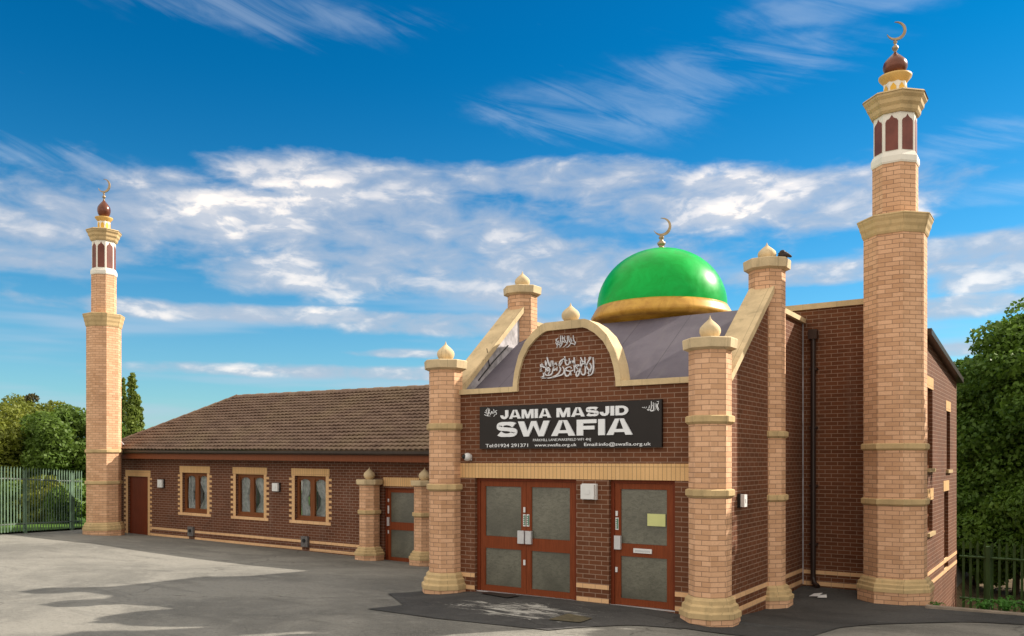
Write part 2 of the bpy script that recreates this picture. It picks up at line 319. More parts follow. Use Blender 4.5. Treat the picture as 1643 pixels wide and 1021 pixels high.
# ------------------------------------------------------------------ mesh helpers
class MB:
    def __init__(s): s.v = []; s.f = []; s.sm = []
    def face(s, pts, smooth=False):
        i = len(s.v); s.v += [tuple(p) for p in pts]; s.f.append(list(range(i, i+len(pts)))); s.sm.append(smooth)
    def box(s, x0, x1, y0, y1, z0, z1):
        a = [(x0, y0, z0), (x1, y0, z0), (x1, y1, z0), (x0, y1, z0), (x0, y0, z1), (x1, y0, z1), (x1, y1, z1), (x0, y1, z1)]
        for q in ((0, 1, 5, 4), (1, 2, 6, 5), (2, 3, 7, 6), (3, 0, 4, 7), (4, 5, 6, 7), (3, 2, 1, 0)): s.face([a[i] for i in q])
        return s
    def prism(s, poly, axis, a, b):
        """poly: list of 2D points CCW seen against the axis; axis 'z' (x,y), 'y' (x,z), 'x' (y,z)"""
        def P(p, t): return (p[0], p[1], t) if axis == 'z' else ((p[0], t, p[1]) if axis == 'y' else (t, p[0], p[1]))
        n_ = len(poly)
        for i in range(n_):
            p, q = poly[i], poly[(i+1) % n_]
            s.face([P(p, a), P(q, a), P(q, b), P(p, b)])
        s.face([P(p, a) for p in reversed(poly)]); s.face([P(p, b) for p in poly])
        return s
    def lathe(s, cx, cy, prof, n_=8, rot=None, smooth=False, cap=True):
        """prof: list of (apothem radius, z)"""
        rot = math.pi/n_ if rot is None else rot
        k = 1/math.cos(math.pi/n_) if n_ <= 12 else 1
        rings = []
        for r, z in prof: rings.append([(cx+r*k*math.cos(rot+2*math.pi*i/n_), cy+r*k*math.sin(rot+2*math.pi*i/n_), z) for i in range(n_)])
        if smooth:
            b0 = len(s.v)
            for rg in rings: s.v += rg
            for j in range(len(rings)-1):
                for i in range(n_):
                    i2 = (i+1) % n_
                    s.f.append([b0+j*n_+i, b0+j*n_+i2, b0+(j+1)*n_+i2, b0+(j+1)*n_+i]); s.sm.append(True)
        else:
            for j in range(len(rings)-1):
                for i in range(n_):
                    i2 = (i+1) % n_
                    s.face([rings[j][i], rings[j][i2], rings[j+1][i2], rings[j+1][i]])
        if cap: s.face(list(reversed(rings[0]))); s.face(rings[-1])
        return s
    def tube(s, pts, r, n_=8, r2=None):
        pts = [Vector(p) for p in pts]; L = len(pts); rings = []
        for i, p in enumerate(pts):
            d = (pts[min(i+1, L-1)]-pts[max(i-1, 0)]).normalized()
            u = d.cross(Vector((0, 0, 1)));
            if u.length < .05: u = d.cross(Vector((0, 1, 0)))
            u.normalize(); w_ = d.cross(u).normalized()
            rr = r if r2 is None else r+(r2-r)*i/(L-1)
            rings.append([tuple(p+u*rr*math.cos(2*math.pi*k/n_)+w_*rr*math.sin(2*math.pi*k/n_)) for k in range(n_)])
        b0 = len(s.v)
        for rg in rings: s.v += rg
        for j in range(L-1):
            for i in range(n_):
                i2 = (i+1) % n_; s.f.append([b0+j*n_+i, b0+(j+1)*n_+i, b0+(j+1)*n_+i2, b0+j*n_+i2]); s.sm.append(True)
        s.face(rings[0]); s.face(list(reversed(rings[-1])))
        return s
    def sphere(s, c, rx, ry, rz, n_=14, m_=9):
        prof = []
        b0 = len(s.v)
        for j in range(m_+1):
            a = -math.pi/2+math.pi*j/m_
            for i in range(n_):
                t = 2*math.pi*i/n_; s.v.append((c[0]+rx*math.cos(a)*math.cos(t), c[1]+ry*math.cos(a)*math.sin(t), c[2]+rz*math.sin(a)))
        for j in range(m_):
            for i in range(n_):
                i2 = (i+1) % n_; s.f.append([b0+j*n_+i, b0+j*n_+i2, b0+(j+1)*n_+i2, b0+(j+1)*n_+i]); s.sm.append(True)
        return s
    def build(s, name, mat, parent=None, bevel=0., xf=None):
        me = bpy.data.meshes.new(name); v = s.v if xf is None else [xf(p) for p in s.v]
        me.from_pydata(v, [], s.f); me.materials.append(mat)
        me.polygons.foreach_set('use_smooth', s.sm)
        uv = me.uv_layers.new(name='UVMap'); me.update()
        for p in me.polygons:
            nx, ny, nz = p.normal
            for li in p.loop_indices:
                c = me.vertices[me.loops[li].vertex_index].co
                if abs(nz) < .75:
                    l = math.hypot(nx, ny) or 1; uv.data[li].uv = ((-ny*c.x+nx*c.y)/l, c.z)
                else: uv.data[li].uv = (c.x, c.y)
        o = bpy.data.objects.new(name, me); COL.objects.link(o)
        if parent is not None: o.parent = parent
        if bevel:
            b = o.modifiers.new('bevel', 'BEVEL'); b.width = bevel; b.segments = 2; b.limit_method = 'ANGLE'; b.angle_limit = R(40)
        return o
def tag(o, label=None, cat=None, group=None, kind=None):
    if label: o['label'] = label
    if cat: o['category'] = cat
    if group: o['group'] = group
    if kind: o['kind'] = kind
    return o
def thing(name, label, cat, group=None):
    o = bpy.data.objects.new(name, None); COL.objects.link(o); o.empty_display_size = .2
    return tag(o, label, cat, group)
def copy_tree(o, parent=None):
    c = o.copy(); COL.objects.link(c)
    if parent is not None: c.parent = parent
    for ch in list(o.children): copy_tree(ch, c)
    return c
def wall_y(mb, x0, x1, z0, z1, yf, yb, holes):
    """wall in the facade direction with rectangular openings and reveals"""
    xs = sorted({x0, x1, *[h[0] for h in holes], *[h[1] for h in holes]}); zs = sorted({z0, z1, *[h[2] for h in holes], *[h[3] for h in holes]})
    def hole(x, z): return any(h[0] < x < h[1] and h[2] < z < h[3] for h in holes)
    for i in range(len(xs)-1):
        for j in range(len(zs)-1):
            xm, zm = (xs[i]+xs[i+1])/2, (zs[j]+zs[j+1])/2
            if hole(xm, zm): continue
            a, b, c, d = xs[i], xs[i+1], zs[j], zs[j+1]
            mb.face([(a, yf, c), (b, yf, c), (b, yf, d), (a, yf, d)]); mb.face([(b, yb, c), (a, yb, c), (a, yb, d), (b, yb, d)])
    for h in holes:
        a, b, c, d = h
        mb.face([(a, yf, c), (a, yf, d), (a, yb, d), (a, yb, c)]); mb.face([(b, yf, d), (b, yf, c), (b, yb, c), (b, yb, d)])
        mb.face([(a, yf, d), (b, yf, d), (b, yb, d), (a, yb, d)])
        if c > z0+.001: mb.face([(b, yf, c), (a, yf, c), (a, yb, c), (b, yb, c)])
    mb.face([(x0, yf, z0), (x0, yf, z1), (x0, yb, z1), (x0, yb, z0)]); mb.face([(x1, yf, z1), (x1, yf, z0), (x1, yb, z0), (x1, yb, z1)])
    mb.face([(x0, yf, z1), (x1, yf, z1), (x1, yb, z1), (x0, yb, z1)])
    return mb

# ------------------------------------------------------------------ ground
CTRL = [(-28.8, 16.2, -.22), (-26.5, 12.5, -.02), (-28, 12.6, -.03), (-22, 12.6, -.05), (-12.6, 12.6, -.15), (-25.2, 16.4, -.26), (-20, 16.4, -.31), (-15.8, 16.4, -.36), (-14.5, 16.3, -.40), (-12, 16.3, -.40),
        (-9.4, 11.7, -.18), (-9.4, 14.5, -.3), (-8.7, 12.0, -.085), (-7, 12.0, -.085), (-5.1, 12.0, -.085), (-4.5, 11.6, -.2), (-4.4, 14.2, -.33), (-4.2, 16.4, -.18), (-3.4, 16.3, -.22), (-2.7, 15.2, -.23), (-2.3, 15.4, -.22),
        (-.7, 15.2, -.2), (2, 15.2, -.18), (6, 15, -.15), (-6.9, 10.7, -.06), (-5, 9.5, -.03), (-2, 12, -.12), (0, 12, -.1), (3, 12, -.08)]
for gx in range(-60, 40, 8):
    for gy in (-30, -20, -10, -4, 2, 6): CTRL.append((gx, gy, 0.))
for gx in (-60, -50, -42, -36): CTRL += [(gx, 10, 0.), (gx, 16, -.2), (gx, 24, -.2)]
CT = np.array(CTRL)
_d = np.sqrt((CT[:, None, 0]-CT[None, :, 0])**2+(CT[:, None, 1]-CT[None, :, 1])**2+.3)
_n = len(CT); _A = np.zeros((_n+1, _n+1)); _A[:_n, :_n] = _d-np.eye(_n)*.25; _A[:_n, _n] = 1; _A[_n, :_n] = 1
RW = np.linalg.solve(_A, np.append(CT[:, 2], 0.))
def gz_arr(x, y):
    x = np.asarray(x, float); y = np.asarray(y, float)
    d = np.sqrt((x[..., None]-CT[:, 0])**2+(y[..., None]-CT[:, 1])**2+.3)
    z = (d*RW[:-1]).sum(-1)+RW[-1]; z = z*np.clip(1.6-np.maximum(np.abs(x), np.abs(y))/60., 0, 1)
    drop = np.clip((y-15.45)/5., 0, 1)*np.clip((x+3.2)/.6, 0, 1)*1.35
    return z-drop
def gz(x, y): return float(gz_arr(np.array([x]), np.array([y]))[0])
xs = np.concatenate([[-600, -300, -150, -90, -60, -48, -40, -36, -33, -31], np.arange(-30, 1.01, .25), [2, 3, 4, 6, 8, 11, 15, 20, 30, 50, 90, 150, 300, 600]])
ys = np.concatenate([[-400, -150, -60, -30, -15, -8, -4, 0, 2, 4, 5], np.arange(6, 17.51, .25), [18, 19, 20, 21, 22, 24, 27, 30, 35, 42, 55, 80, 130, 250, 600]])
def sheet(name, xs, ys, mat, off=0.):
    gx, gy = np.meshgrid(xs, ys, indexing='xy'); zz = gz_arr(gx, gy)+off
    v = np.stack([gx, gy, zz], -1).reshape(-1, 3); nx, ny = len(xs), len(ys)
    f = [(j*nx+i, j*nx+i+1, (j+1)*nx+i+1, (j+1)*nx+i) for j in range(ny-1) for i in range(nx-1)]
    me = bpy.data.meshes.new(name); me.from_pydata(v.tolist(), [], f); me.materials.append(mat)
    me.polygons.foreach_set('use_smooth', [True]*len(f)); me.update()
    o = bpy.data.objects.new(name, me); COL.objects.link(o); return o
g = tag(sheet('ground', xs, ys, ASPH), 'worn pale grey asphalt yard in front of the mosque', 'ground', kind='structure')
# new tarmac laid along the porch: fine grid clipped to an outline
def in_poly(x, y, P):
    c = False; j = len(P)-1
    for i in range(len(P)):
        if (P[i][1] > y) != (P[j][1] > y) and x < (P[j][0]-P[i][0])*(y-P[i][1])/(P[j][1]-P[i][1])+P[i][0]: c = not c
        j = i
    return c
def clip_rows(name, P, mat, off, st=.125):
    """scan-line strips between the outline's edges, following the ground"""
    mb = MB(); y0, y1 = min(p[1] for p in P), max(p[1] for p in P); ny = int((y1-y0)/st)
    def spans(y):
        xs_ = []
        for i in range(len(P)):
            a, b = P[i], P[(i+1) % len(P)]
            if (a[1] > y) != (b[1] > y): xs_.append(a[0]+(b[0]-a[0])*(y-a[1])/(b[1]-a[1]))
        xs_.sort(); return [(xs_[i], xs_[i+1]) for i in range(0, len(xs_)-1, 2)]
    for j in range(ny):
        ya, yb = y0+(y1-y0)*j/ny, y0+(y1-y0)*(j+1)/ny
        sa, sb = spans(ya+1e-4), spans(yb-1e-4)
        if len(sa) != len(sb): sa = sb = spans((ya+yb)/2)
        for (a0, a1), (b0, b1) in zip(sa, sb):
            k = max(1, int(max(a1-a0, b1-b0)/.25))
            for i in range(k):
                q = [(a0+(a1-a0)*i/k, ya), (a0+(a1-a0)*(i+1)/k, ya), (b0+(b1-b0)*(i+1)/k, yb), (b0+(b1-b0)*i/k, yb)]
                mb.face([(x, y, gz(x, y)+off) for x, y in q])
    return mb.build(name, mat)
PATCH = [(-9.02, 9.39), (-7.53, 9.38), (-6.37, 9.42), (-5.81, 9.40), (-5.54, 9.97), (-5.12, 10.71), (-4.37, 11.21), (-3.65, 11.13), (-2.97, 11.44), (-2.80, 12.64), (-2.44, 13.22), (-1.3, 14.16), (.5, 14.5), (3, 14.6),
         (3, 15.15), (-2.0, 15.35), (-2.2, 16.6), (-4.4, 16.6), (-4.4, 12.1), (-9.75, 12.1), (-10.07, 11.2), (-8.8, 10.13)]
tag(clip_rows('tarmac_patch', PATCH, TARM, .012), 'dark newer tarmac laid around the porch doors', 'tarmac', kind='structure')
tag(MB().box(-2.05, 5, 15.2, 15.36, -.32, -.165).build('kerb', CONC, bevel=.01), 'pale kerb running right from the large minaret', 'kerb', kind='structure')
tag(sheet('soil', xs[(xs > -2.9) & (xs < 60)], ys[(ys > 15.3) & (ys < 100)], SOIL, .015), 'bare soil and leaf litter bank behind the kerb', 'soil', kind='structure')
tag(clip_rows('grass_verge', [(-29.0, 16.4), (-24.65, 9.2), (-60, 9.2), (-60, 45), (-27.6, 45), (-27.6, 16.6)], plain('rough_grass', (.055, .11, .02), .95, .45, 5., .1, bs=.6, bscale=20.), .07, .5), 'rough grass behind the left palisade fence', 'grass', kind='structure')

# ------------------------------------------------------------------ shared architectural pieces
def onion(mb, cx, cy, z0, r, h):
    """teardrop ball finial from z0 up"""
    prof = [(.50, 0), (.62, .05), (.88, .17), (.99, .29), (1., .38), (.93, .49), (.76, .58), (.52, .68), (.27, .77), (.12, .84), (.07, .91), (.0, 1.)]
    mb.lathe(cx, cy, [(r*a, z0+h*b) for a, b in prof], 24, smooth=True, cap=False)
    return mb
def pillar(parent, cx, cy, z, half=.285, name='pillar', label=None, xf=None, fr=.155):
    """z: ground, plinth, mould_top, [bands (bottom, top)], cap_bottom, cap_top, tip"""
    mb = MB().lathe(cx, cy, [(half+.115, z[0]), (half+.115, z[1])]).lathe(cx, cy, [(half, z[1]+.01), (half, z[4]+.02)])
    p = mb.build(name, BUFF, parent, xf=xf)
    if label: p['label'] = label
    h = z[2]-z[1]
    MB().lathe(cx, cy, [(half+.13, z[1]), (half+.13, z[1]+h*.26), (half+.095, z[1]+h*.36), (half+.09, z[1]+h*.58), (half+.055, z[1]+h*.68), (half+.05, z[1]+h*.86), (half+.012, z[2])]).build('base_moulding', STONED, p, xf=xf)
    for a, b in z[3]:
        MB().lathe(cx, cy, [(half+.008, a-.002), (half+.045, a+(b-a)*.25), (half+.045, b-(b-a)*.12), (half+.02, b)]).build('band', STONED, p, xf=xf)
    a, b = z[4], z[5]
    MB().lathe(cx, cy, [(half+.01, a), (half+.075, a+.03), (half+.085, b-.015), (half+.07, b)]).build('cap', STONE, p, xf=xf)
    onion(MB(), cx, cy, b-.005, fr, z[6]-b+.04).build('finial', STONE, p, xf=xf)
    return p
def door_leaf(parent, x0, x1, y, z0, z1, zr, st=.09, name='door', handle=None, yb=None):
    """timber leaf with two patterned panes; zr = (rail bottom, rail top)"""
    m = MB(); t = .045
    m.box(x0, x0+st, y, y+t, z0, z1).box(x1-st, x1, y, y+t, z0, z1)
    m.box(x0+st, x1-st, y+.001, y+t, z1-st, z1).box(x0+st, x1-st, y+.001, y+t, zr[0], zr[1]).box(x0+st, x1-st, y+.001, y+t, z0, z0+st*1.15)
    for a, b in ((zr[1], z1-st), (z0+st*1.15, zr[0])):       # beads
        m.box(x0+st, x0+st+.014, y+.006, y+.03, a, b).box(x1-st-.014, x1-st, y+.006, y+.03, a, b)
    d = m.build(name, WOOD, parent)
    for a, b in ((zr[1], z1-st), (z0+st*1.15, zr[0])):
        MB().box(x0+st+.002, x1-st-.002, y+.02, y+.028, a+.002, b-.002).build('pane', OBS, d)
    return d
def crescent(mb, cx, cy, z, r, t=.06, ang=R(25), facing=0.):
    """crescent in a vertical plane, horns up and to the left"""
    n_ = 22; outer = []; inner = []
    for i in range(n_+1):
        a = R(-200)+R(265)*i/n_
        wth = .31*r*math.sin(math.pi*i/n_)**.9
        outer.append((r*math.cos(a), r*math.sin(a))); inner.append(((r-wth)*math.cos(a), (r-wth)*math.sin(a)))
    ca, sa = math.cos(ang), math.sin(ang); cf, sf = math.cos(facing), math.sin(facing)
    def P(p, dy, k=1): x, zz = p[0]*ca-p[1]*sa, p[0]*sa+p[1]*ca; return (cx+x*cf-dy*sf, cy+x*sf+dy*cf, z+r+zz)
    for i in range(n_):
        o0, o1, i0, i1 = outer[i], outer[i+1], inner[i], inner[i+1]
        mb.face([P(i0, -t/2), P(i1, -t/2), P(o1, -t/2), P(o0, -t/2)]); mb.face([P(o0, t/2), P(o1, t/2), P(i1, t/2), P(i0, t/2)])
        mb.face([P(o0, -t/2), P(o1, -t/2), P(o1, t/2), P(o0, t/2)]); mb.face([P(i1, -t/2), P(i0, -t/2), P(i0, t/2), P(i1, t/2)])
    return mb

# ================================================================== PORCH
porch = thing('mosque_porch', 'brick entrance porch with arched gable, raked stone copings and green dome', 'porch')
YF = 12.03; XL, XR = -9.40, -4.48
DD = (-8.80, -6.76, -.10, 1.90); SD = (-6.17, -5.055, -.10, 1.90)
mb = wall_y(MB(), XL, XR, -.45, 3.36, YF, YF+.22, [DD, SD])
# arched gable above the parapet
ARC = [(-1.0, 3.36), (-.99, 3.50), (-.955, 3.70), (-.88, 3.93), (-.76, 4.13), (-.60, 4.28), (-.44, 4.375), (-.36, 4.40), (.36, 4.40), (.44, 4.375), (.60, 4.28), (.76, 4.13), (.88, 3.93), (.955, 3.70), (.99, 3.50), (1.0, 3.36)]
AX = -6.955
inn = [(AX+x*.94, 3.36+(z-3.36)*.955) for x, z in ARC]
mb.prism(list(reversed(inn)), 'y', YF, YF+.22)
mb.build('front_wall', RED, porch)
m = MB(); oN = len(ARC)
out_ = [(AX+x*1.02, 3.36+(z-3.36)*1.075) for x, z in ARC]; in_ = [(AX+x*.93, 3.36+(z-3.36)*.945) for x, z in ARC]
ya, yb = YF-.05, YF+.30
out_ = [(x, max(z, 3.366)) for x, z in out_]; in_ = [(x, max(z, 3.366)) for x, z in in_]
for i in range(oN-1):
    a, b, c, d = out_[i], out_[i+1], in_[i+1], in_[i]
    m.face([(d[0], ya, d[1]), (c[0], ya, c[1]), (b[0], ya, b[1]), (a[0], ya, a[1])]); m.face([(a[0], yb, a[1]), (b[0], yb, b[1]), (c[0], yb, c[1]), (d[0], yb, d[1])])
    m.face([(a[0], ya, a[1]), (b[0], ya, b[1]), (b[0], yb, b[1]), (a[0], yb, a[1])]); m.face([(d[0], yb, d[1]), (c[0], yb, c[1]), (c[0], ya, c[1]), (d[0], ya, d[1])])
m.build('arch_coping', COPE, porch)
MB().box(XL, AX-.925, YF-.046, YF+.276, 3.363, 3.452).build('parapet_coping', COPE, porch); MB().box(AX+.925, XR, YF-.046, YF+.276, 3.363, 3.452).build('parapet_coping', COPE, porch)
onion(MB(), AX+.02, YF+.12, 4.47, .15, .33).build('finial', STONE, porch)
# soldier course lintel and plinth bands
MB().box(XL+.05, XR-.05, YF-.004, YF+.05, 1.895, 2.15).build('lintel', SOLD, porch)
BANDS = []
for a, b in ((XL, DD[0]-.002), (DD[1]+.002, SD[0]-.002), (SD[1]+.002, XR)):
    for z0, z1 in ((.145, .215), (-.07, .005)): MB().box(a, b, YF-.005, YF+.04, z0, z1).build('plinth_band', HEAD, porch)
for z0, z1 in ((.145, .215), (-.07, .005)): MB().box(-4.39, -4.345, YF+.25, 16.5, z0-.07, z1-.07).build('plinth_band', HEAD, porch)
# side walls with raked tops
for x0, x1 in ((-9.62, -9.38), (-4.59, -4.35)):
    zt = 4.80 if x0 > -6 else 4.98
    zk = 5.10 if x0 > -6 else 5.26
    poly = [(12.04, -.7), (16.52, -.7), (16.52, zt), (14.55, zt), (14.33, zk-.12), (12.30, 3.44), (12.04, 3.36)]
    MB().prism(poly, 'x', x0, x1).build('side_wall', RED, porch)
    m = MB()   # raked coping slab
    dx0, dx1 = (x0-.09, x1+.10)
    poly = [(12.22, 3.46), (14.38, zk+.05), (14.38, zk-.07), (12.28, 3.38)]
    m.prism(list(reversed(poly)), 'x', dx0, dx1); m.build('raked_coping', COPE, porch)
    MB().box(dx0+.03, dx1-.03, 14.6, 16.5, zt+.002, zt+.09).build('side_coping', COPE, porch)
# grey flashing on the inner face of the left rake, cable
MB().prism([(12.35, 3.20), (14.4, 4.62), (14.4, 5.14), (12.35, 3.40)], 'x', -9.378, -9.36).build('flashing', LEAD, porch)
MB().tube([(-9.352, 12.9, 3.70), (-9.34, 13.4, 4.12), (-9.35, 13.9, 4.47)], .012, 6).tube([(-9.345, 13.25, 4.0), (-9.30, 13.1, 4.32)], .008, 6).build('cable', BLACK, porch)
# sloping roof
m = MB(); m.prism([(12.30, 3.20), (14.72, 4.86), (14.95, 4.86), (14.95, 4.74), (12.30, 3.04)], 'x', -9.37, -4.60); m.build('roof', FELT, porch)
MB().box(-9.37, -4.60, 14.951, 16.5, 4.50, 4.60).build('flat_roof', FELT, porch)
# pillars of the porch
Zf = (-.34, -.07, .22, [(1.66, 1.785), (2.73, 2.855)], 3.80, 3.975, 4.30)
pillar(porch, XL, 11.97, Zf, name='pillar', label='left front porch pillar')
pillar(porch, XR, 11.97, Zf, name='pillar', label='right front porch pillar')
pillar(porch, -9.47, 14.60, (-.5, -.15, .1, [], 5.56, 5.74, 6.05), name='rear_pillar')
pillar(porch, -4.45, 14.62, (-.6, -.16, .08, [(1.50, 1.62), (2.58, 2.70)], 5.45, 5.64, 5.93), name='rear_pillar')
# double door
fr = MB(); fx0, fx1, _, fz1 = DD; fy = YF+.07
fr.box(fx0+.003, fx0+.065, fy, fy+.09, -.09, fz1-.003).box(fx1-.065, fx1-.003, fy, fy+.09, -.09, fz1-.003).box(fx0+.065, fx1-.065, fy+.001, fy+.09, fz1-.058, fz1-.004)
frame = fr.build('double_door_frame', WOODD, porch)
MB().box(fx0, fx1, fy-.02, fy+.12, -.12, -.085).build('threshold', STEEL, frame)
mid = (fx0+fx1)/2
lf = door_leaf(frame, fx0+.068, mid-.003, fy+.015, -.08, fz1-.062, (.67, .88)); rt = door_leaf(frame, mid+.003, fx1-.068, fy+.015, -.08, fz1-.062, (.67, .88))
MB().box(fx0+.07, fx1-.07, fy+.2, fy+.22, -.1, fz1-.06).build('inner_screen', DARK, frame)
def keep(par, xa, xb, z, s=1):
    y0 = fy+.015
    MB().box(xa, xb, y0-.055, y0-.002, z, z+.22).build('handle_plate', STEEL, par, bevel=.006)
keep(frame, mid-.145, mid-.018, .785); keep(frame, mid+.014, mid+.125, .785)
for x in (mid-.03,):
    for z in (1.315, .42): MB().box(x-.018, x+.018, fy-.004, fy+.013, z, z+.09).build('lock_plate', WHITE, frame)
def sticker(par, x0, x1, z0, z1, y):
    MB().box(x0, x1, y-.004, y, z0, z1).build('sticker', WHITE, par)
    m = MB(); h = (z1-z0)
    m.box(x0+(x1-x0)*.55, x1-.006, y-.006, y-.0041, z0+h*.08, z1-h*.08)
    for i in range(5): m.box(x0+.008, x0+(x1-x0)*.45, y-.006, y-.0041, z0+h*(.10+.17*i), z0+h*(.19+.17*i))
    m.build('sticker_print', SGREEN, par)
sticker(frame, mid-.062, mid-.008, 1.08, 1.285, fy+.014); sticker(frame, mid+.010, mid+.064, 1.08, 1.285, fy+.014)
# single door
fx0, fx1, _, fz1 = SD
fr = MB(); fr.box(fx0+.003, fx0+.062, fy, fy+.09, -.09, fz1-.003).box(fx1-.062, fx1-.003, fy, fy+.09, -.09, fz1-.003).box(fx0+.062, fx1-.062, fy+.001, fy+.09, fz1-.058, fz1-.004)
frame2 = fr.build('single_door_frame', WOODD, porch)
MB().box(fx0, fx1, fy-.02, fy+.12, -.12, -.085).build('threshold', STEEL, frame2)
door_leaf(frame2, fx0+.065, fx1-.065, fy+.015, -.08, fz1-.062, (.69, .89))
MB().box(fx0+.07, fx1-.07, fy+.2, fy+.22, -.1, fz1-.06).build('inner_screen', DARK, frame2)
MB().box(-6.095, -5.985, fy-.04, fy+.013, .795, 1.01).build('handle_plate', STEEL, frame2, bevel=.006)
MB().box(-6.085, -6.05, fy-.004, fy+.013, 1.32, 1.40).build('lock_plate', WHITE, frame2); MB().box(-6.09, -6.055, fy-.004, fy+.013, .43, .51).build('lock_plate', WHITE, frame2)
sticker(frame2, -6.095, -6.040, 1.10, 1.295, fy+.014)
m = MB().box(-5.775, -5.465, fy-.006, fy+.013, .755, .825); lb = m.build('letter_box', WHITE, frame2, bevel=.004)
MB().box(-5.745, -5.495, fy-.009, fy-.0061, .776, .804).build('letter_flap', STEEL, lb)
# dome
dc = (-6.95, 15.85); DR = 1.29; z0 = 5.25
prof = [(DR*math.cos(t), z0+1.19*math.sin(t)**.97) for t in [R(i*5) for i in range(0, 18)]]+[(.02, z0+1.19)]
dome = MB().lathe(*dc, prof, 72, smooth=True).build('dome', GREEN, porch)
MB().lathe(*dc, [(1.10, 4.55), (1.12, 4.90), (1.33, 4.94), (1.40, 4.98), (1.41, 5.06), (1.385, 5.10), (1.335, 5.19), (1.30, 5.25), (1.1, 5.262)], 72, smooth=True).build('gold_rim', GOLD, dome)
tz = z0+1.19
m = MB().lathe(*dc, [(.10, tz-.02), (.07, tz+.03), (.04, tz+.05), (.075, tz+.09), (.085, tz+.13), (.04, tz+.17), (.03, tz+.20), (.055, tz+.225), (.05, tz+.255), (.015, tz+.28), (.01, tz+.30)], 16, smooth=True)
crescent(m, dc[0]+.02, dc[1], tz+.27, .18, .035, R(36), .35); m.build('crescent', SILV, dome)

# ---- lettering on the porch
def cat_rom(P, k=6):
    if len(P) < 3: return P
    Q = [P[0]]+list(P)+[P[-1]]; o = []
    for i in range(1, len(Q)-2):
        for j in range(k):
            t = j/k; p0, p1, p2, p3 = Q[i-1], Q[i], Q[i+1], Q[i+2]
            o.append(tuple(.5*((2*p1[d])+(-p0[d]+p2[d])*t+(2*p0[d]-5*p1[d]+4*p2[d]-p3[d])*t*t+(-p0[d]+3*p1[d]-3*p2[d]+p3[d])*t**3) for d in (0, 1)))
    o.append(P[-1]); return o
def stroke(mb, P, w_, y, th):
    """brush stroke on the wall plane: thick in the middle, thin at the ends, wider for falling strokes"""
    P = cat_rom(P); L = len(P); A = []; B = []
    for i, p in enumerate(P):
        a, b = P[max(0, i-1)], P[min(L-1, i+1)]; dx, dz = b[0]-a[0], b[1]-a[1]; l = math.hypot(dx, dz) or 1
        t = i/(L-1); ww = w_*(.55+.45*math.sin(math.pi*min(1, t*1.15)))*.5
        nx, nz = -dz/l, dx/l; A.append((p[0]+nx*ww, p[1]+nz*ww)); B.append((p[0]-nx*ww, p[1]-nz*ww))
    for i in range(L-1):
        a, b, c, d = A[i], A[i+1], B[i+1], B[i]
        mb.face([(d[0], y, d[1]), (c[0], y, c[1]), (b[0], y, b[1]), (a[0], y, a[1])])
        mb.face([(a[0], y, a[1]), (b[0], y, b[1]), (b[0], y+th, b[1]), (a[0], y+th, a[1])]); mb.face([(c[0], y, c[1]), (d[0], y, d[1]), (d[0], y+th, d[1]), (c[0], y+th, c[1])])
def mapper(u0, v0, s, Yp):
    f, S, C = 1360., math.sin(math.atan(906/1360)), math.cos(math.atan(906/1360))
    def M(p):
        t = (u0+p[0]/s-821.5)/f; r = (-S+C*t, C+S*t, (738-v0-p[1]/s)/f); k = Yp/r[1]; return (r[0]*k, 2.21+r[2]*k)
    return M
M1 = mapper(840, 520, 10.21, YF-.02)
BIG = [[(1140, 545), (1145, 640), (1142, 760), (1110, 830), (1055, 848)], [(1065, 565), (1100, 548), (1060, 620), (1020, 700)], [(1085, 640), (1112, 700), (1095, 760), (1060, 800), (1080, 830)],
       [(935, 545), (965, 610), (1020, 680), (1060, 745), (1100, 790)], [(1005, 545), (1012, 680), (1012, 800), (985, 835), (950, 815), (940, 770)], [(1005, 600), (970, 650), (930, 720), (905, 770)],
       [(935, 600), (935, 700), (920, 790), (890, 850), (865, 845), (870, 790), (900, 765), (910, 800)], [(868, 690), (880, 668), (890, 692), (903, 668), (915, 690)],
       [(830, 545), (832, 680), (838, 800)], [(775, 600), (810, 620), (850, 690), (895, 745)], [(672, 530), (690, 640), (712, 668), (745, 650), (750, 560)], [(690, 560), (640, 585), (600, 620), (588, 685), (620, 650), (640, 600)],
       [(750, 600), (765, 640), (785, 600), (800, 620)], [(822, 755), (770, 775), (715, 765), (690, 742), (722, 712), (772, 705), (785, 735)], [(690, 745), (678, 800), (700, 852), (745, 840), (768, 790), (780, 845)],
       [(640, 700), (668, 760), (640, 825), (560, 855), (465, 885)], [(590, 700), (606, 750), (565, 820), (480, 872), (390, 888), (285, 872)], [(478, 600), (488, 700), (500, 762), (530, 735), (545, 765), (552, 705)],
       [(512, 668), (530, 640), (548, 680)], [(488, 690), (472, 800), (430, 838), (370, 838), (345, 795)], [(425, 735), (400, 770), (385, 745), (410, 715), (432, 760), (405, 825)], [(358, 600), (366, 700), (366, 795)],
       [(385, 545), (402, 610), (440, 695), (456, 600)], [(300, 650), (325, 705), (365, 700), (385, 620)], [(278, 662), (290, 705), (320, 668)], [(272, 742), (305, 738)], [(268, 772), (312, 770)], [(325, 800), (332, 850), (300, 882), (400, 892)],
       [(575, 655), (590, 672)], [(700, 610), (715, 590)], [(1080, 740), (1095, 755)], [(860, 720), (880, 735)]]
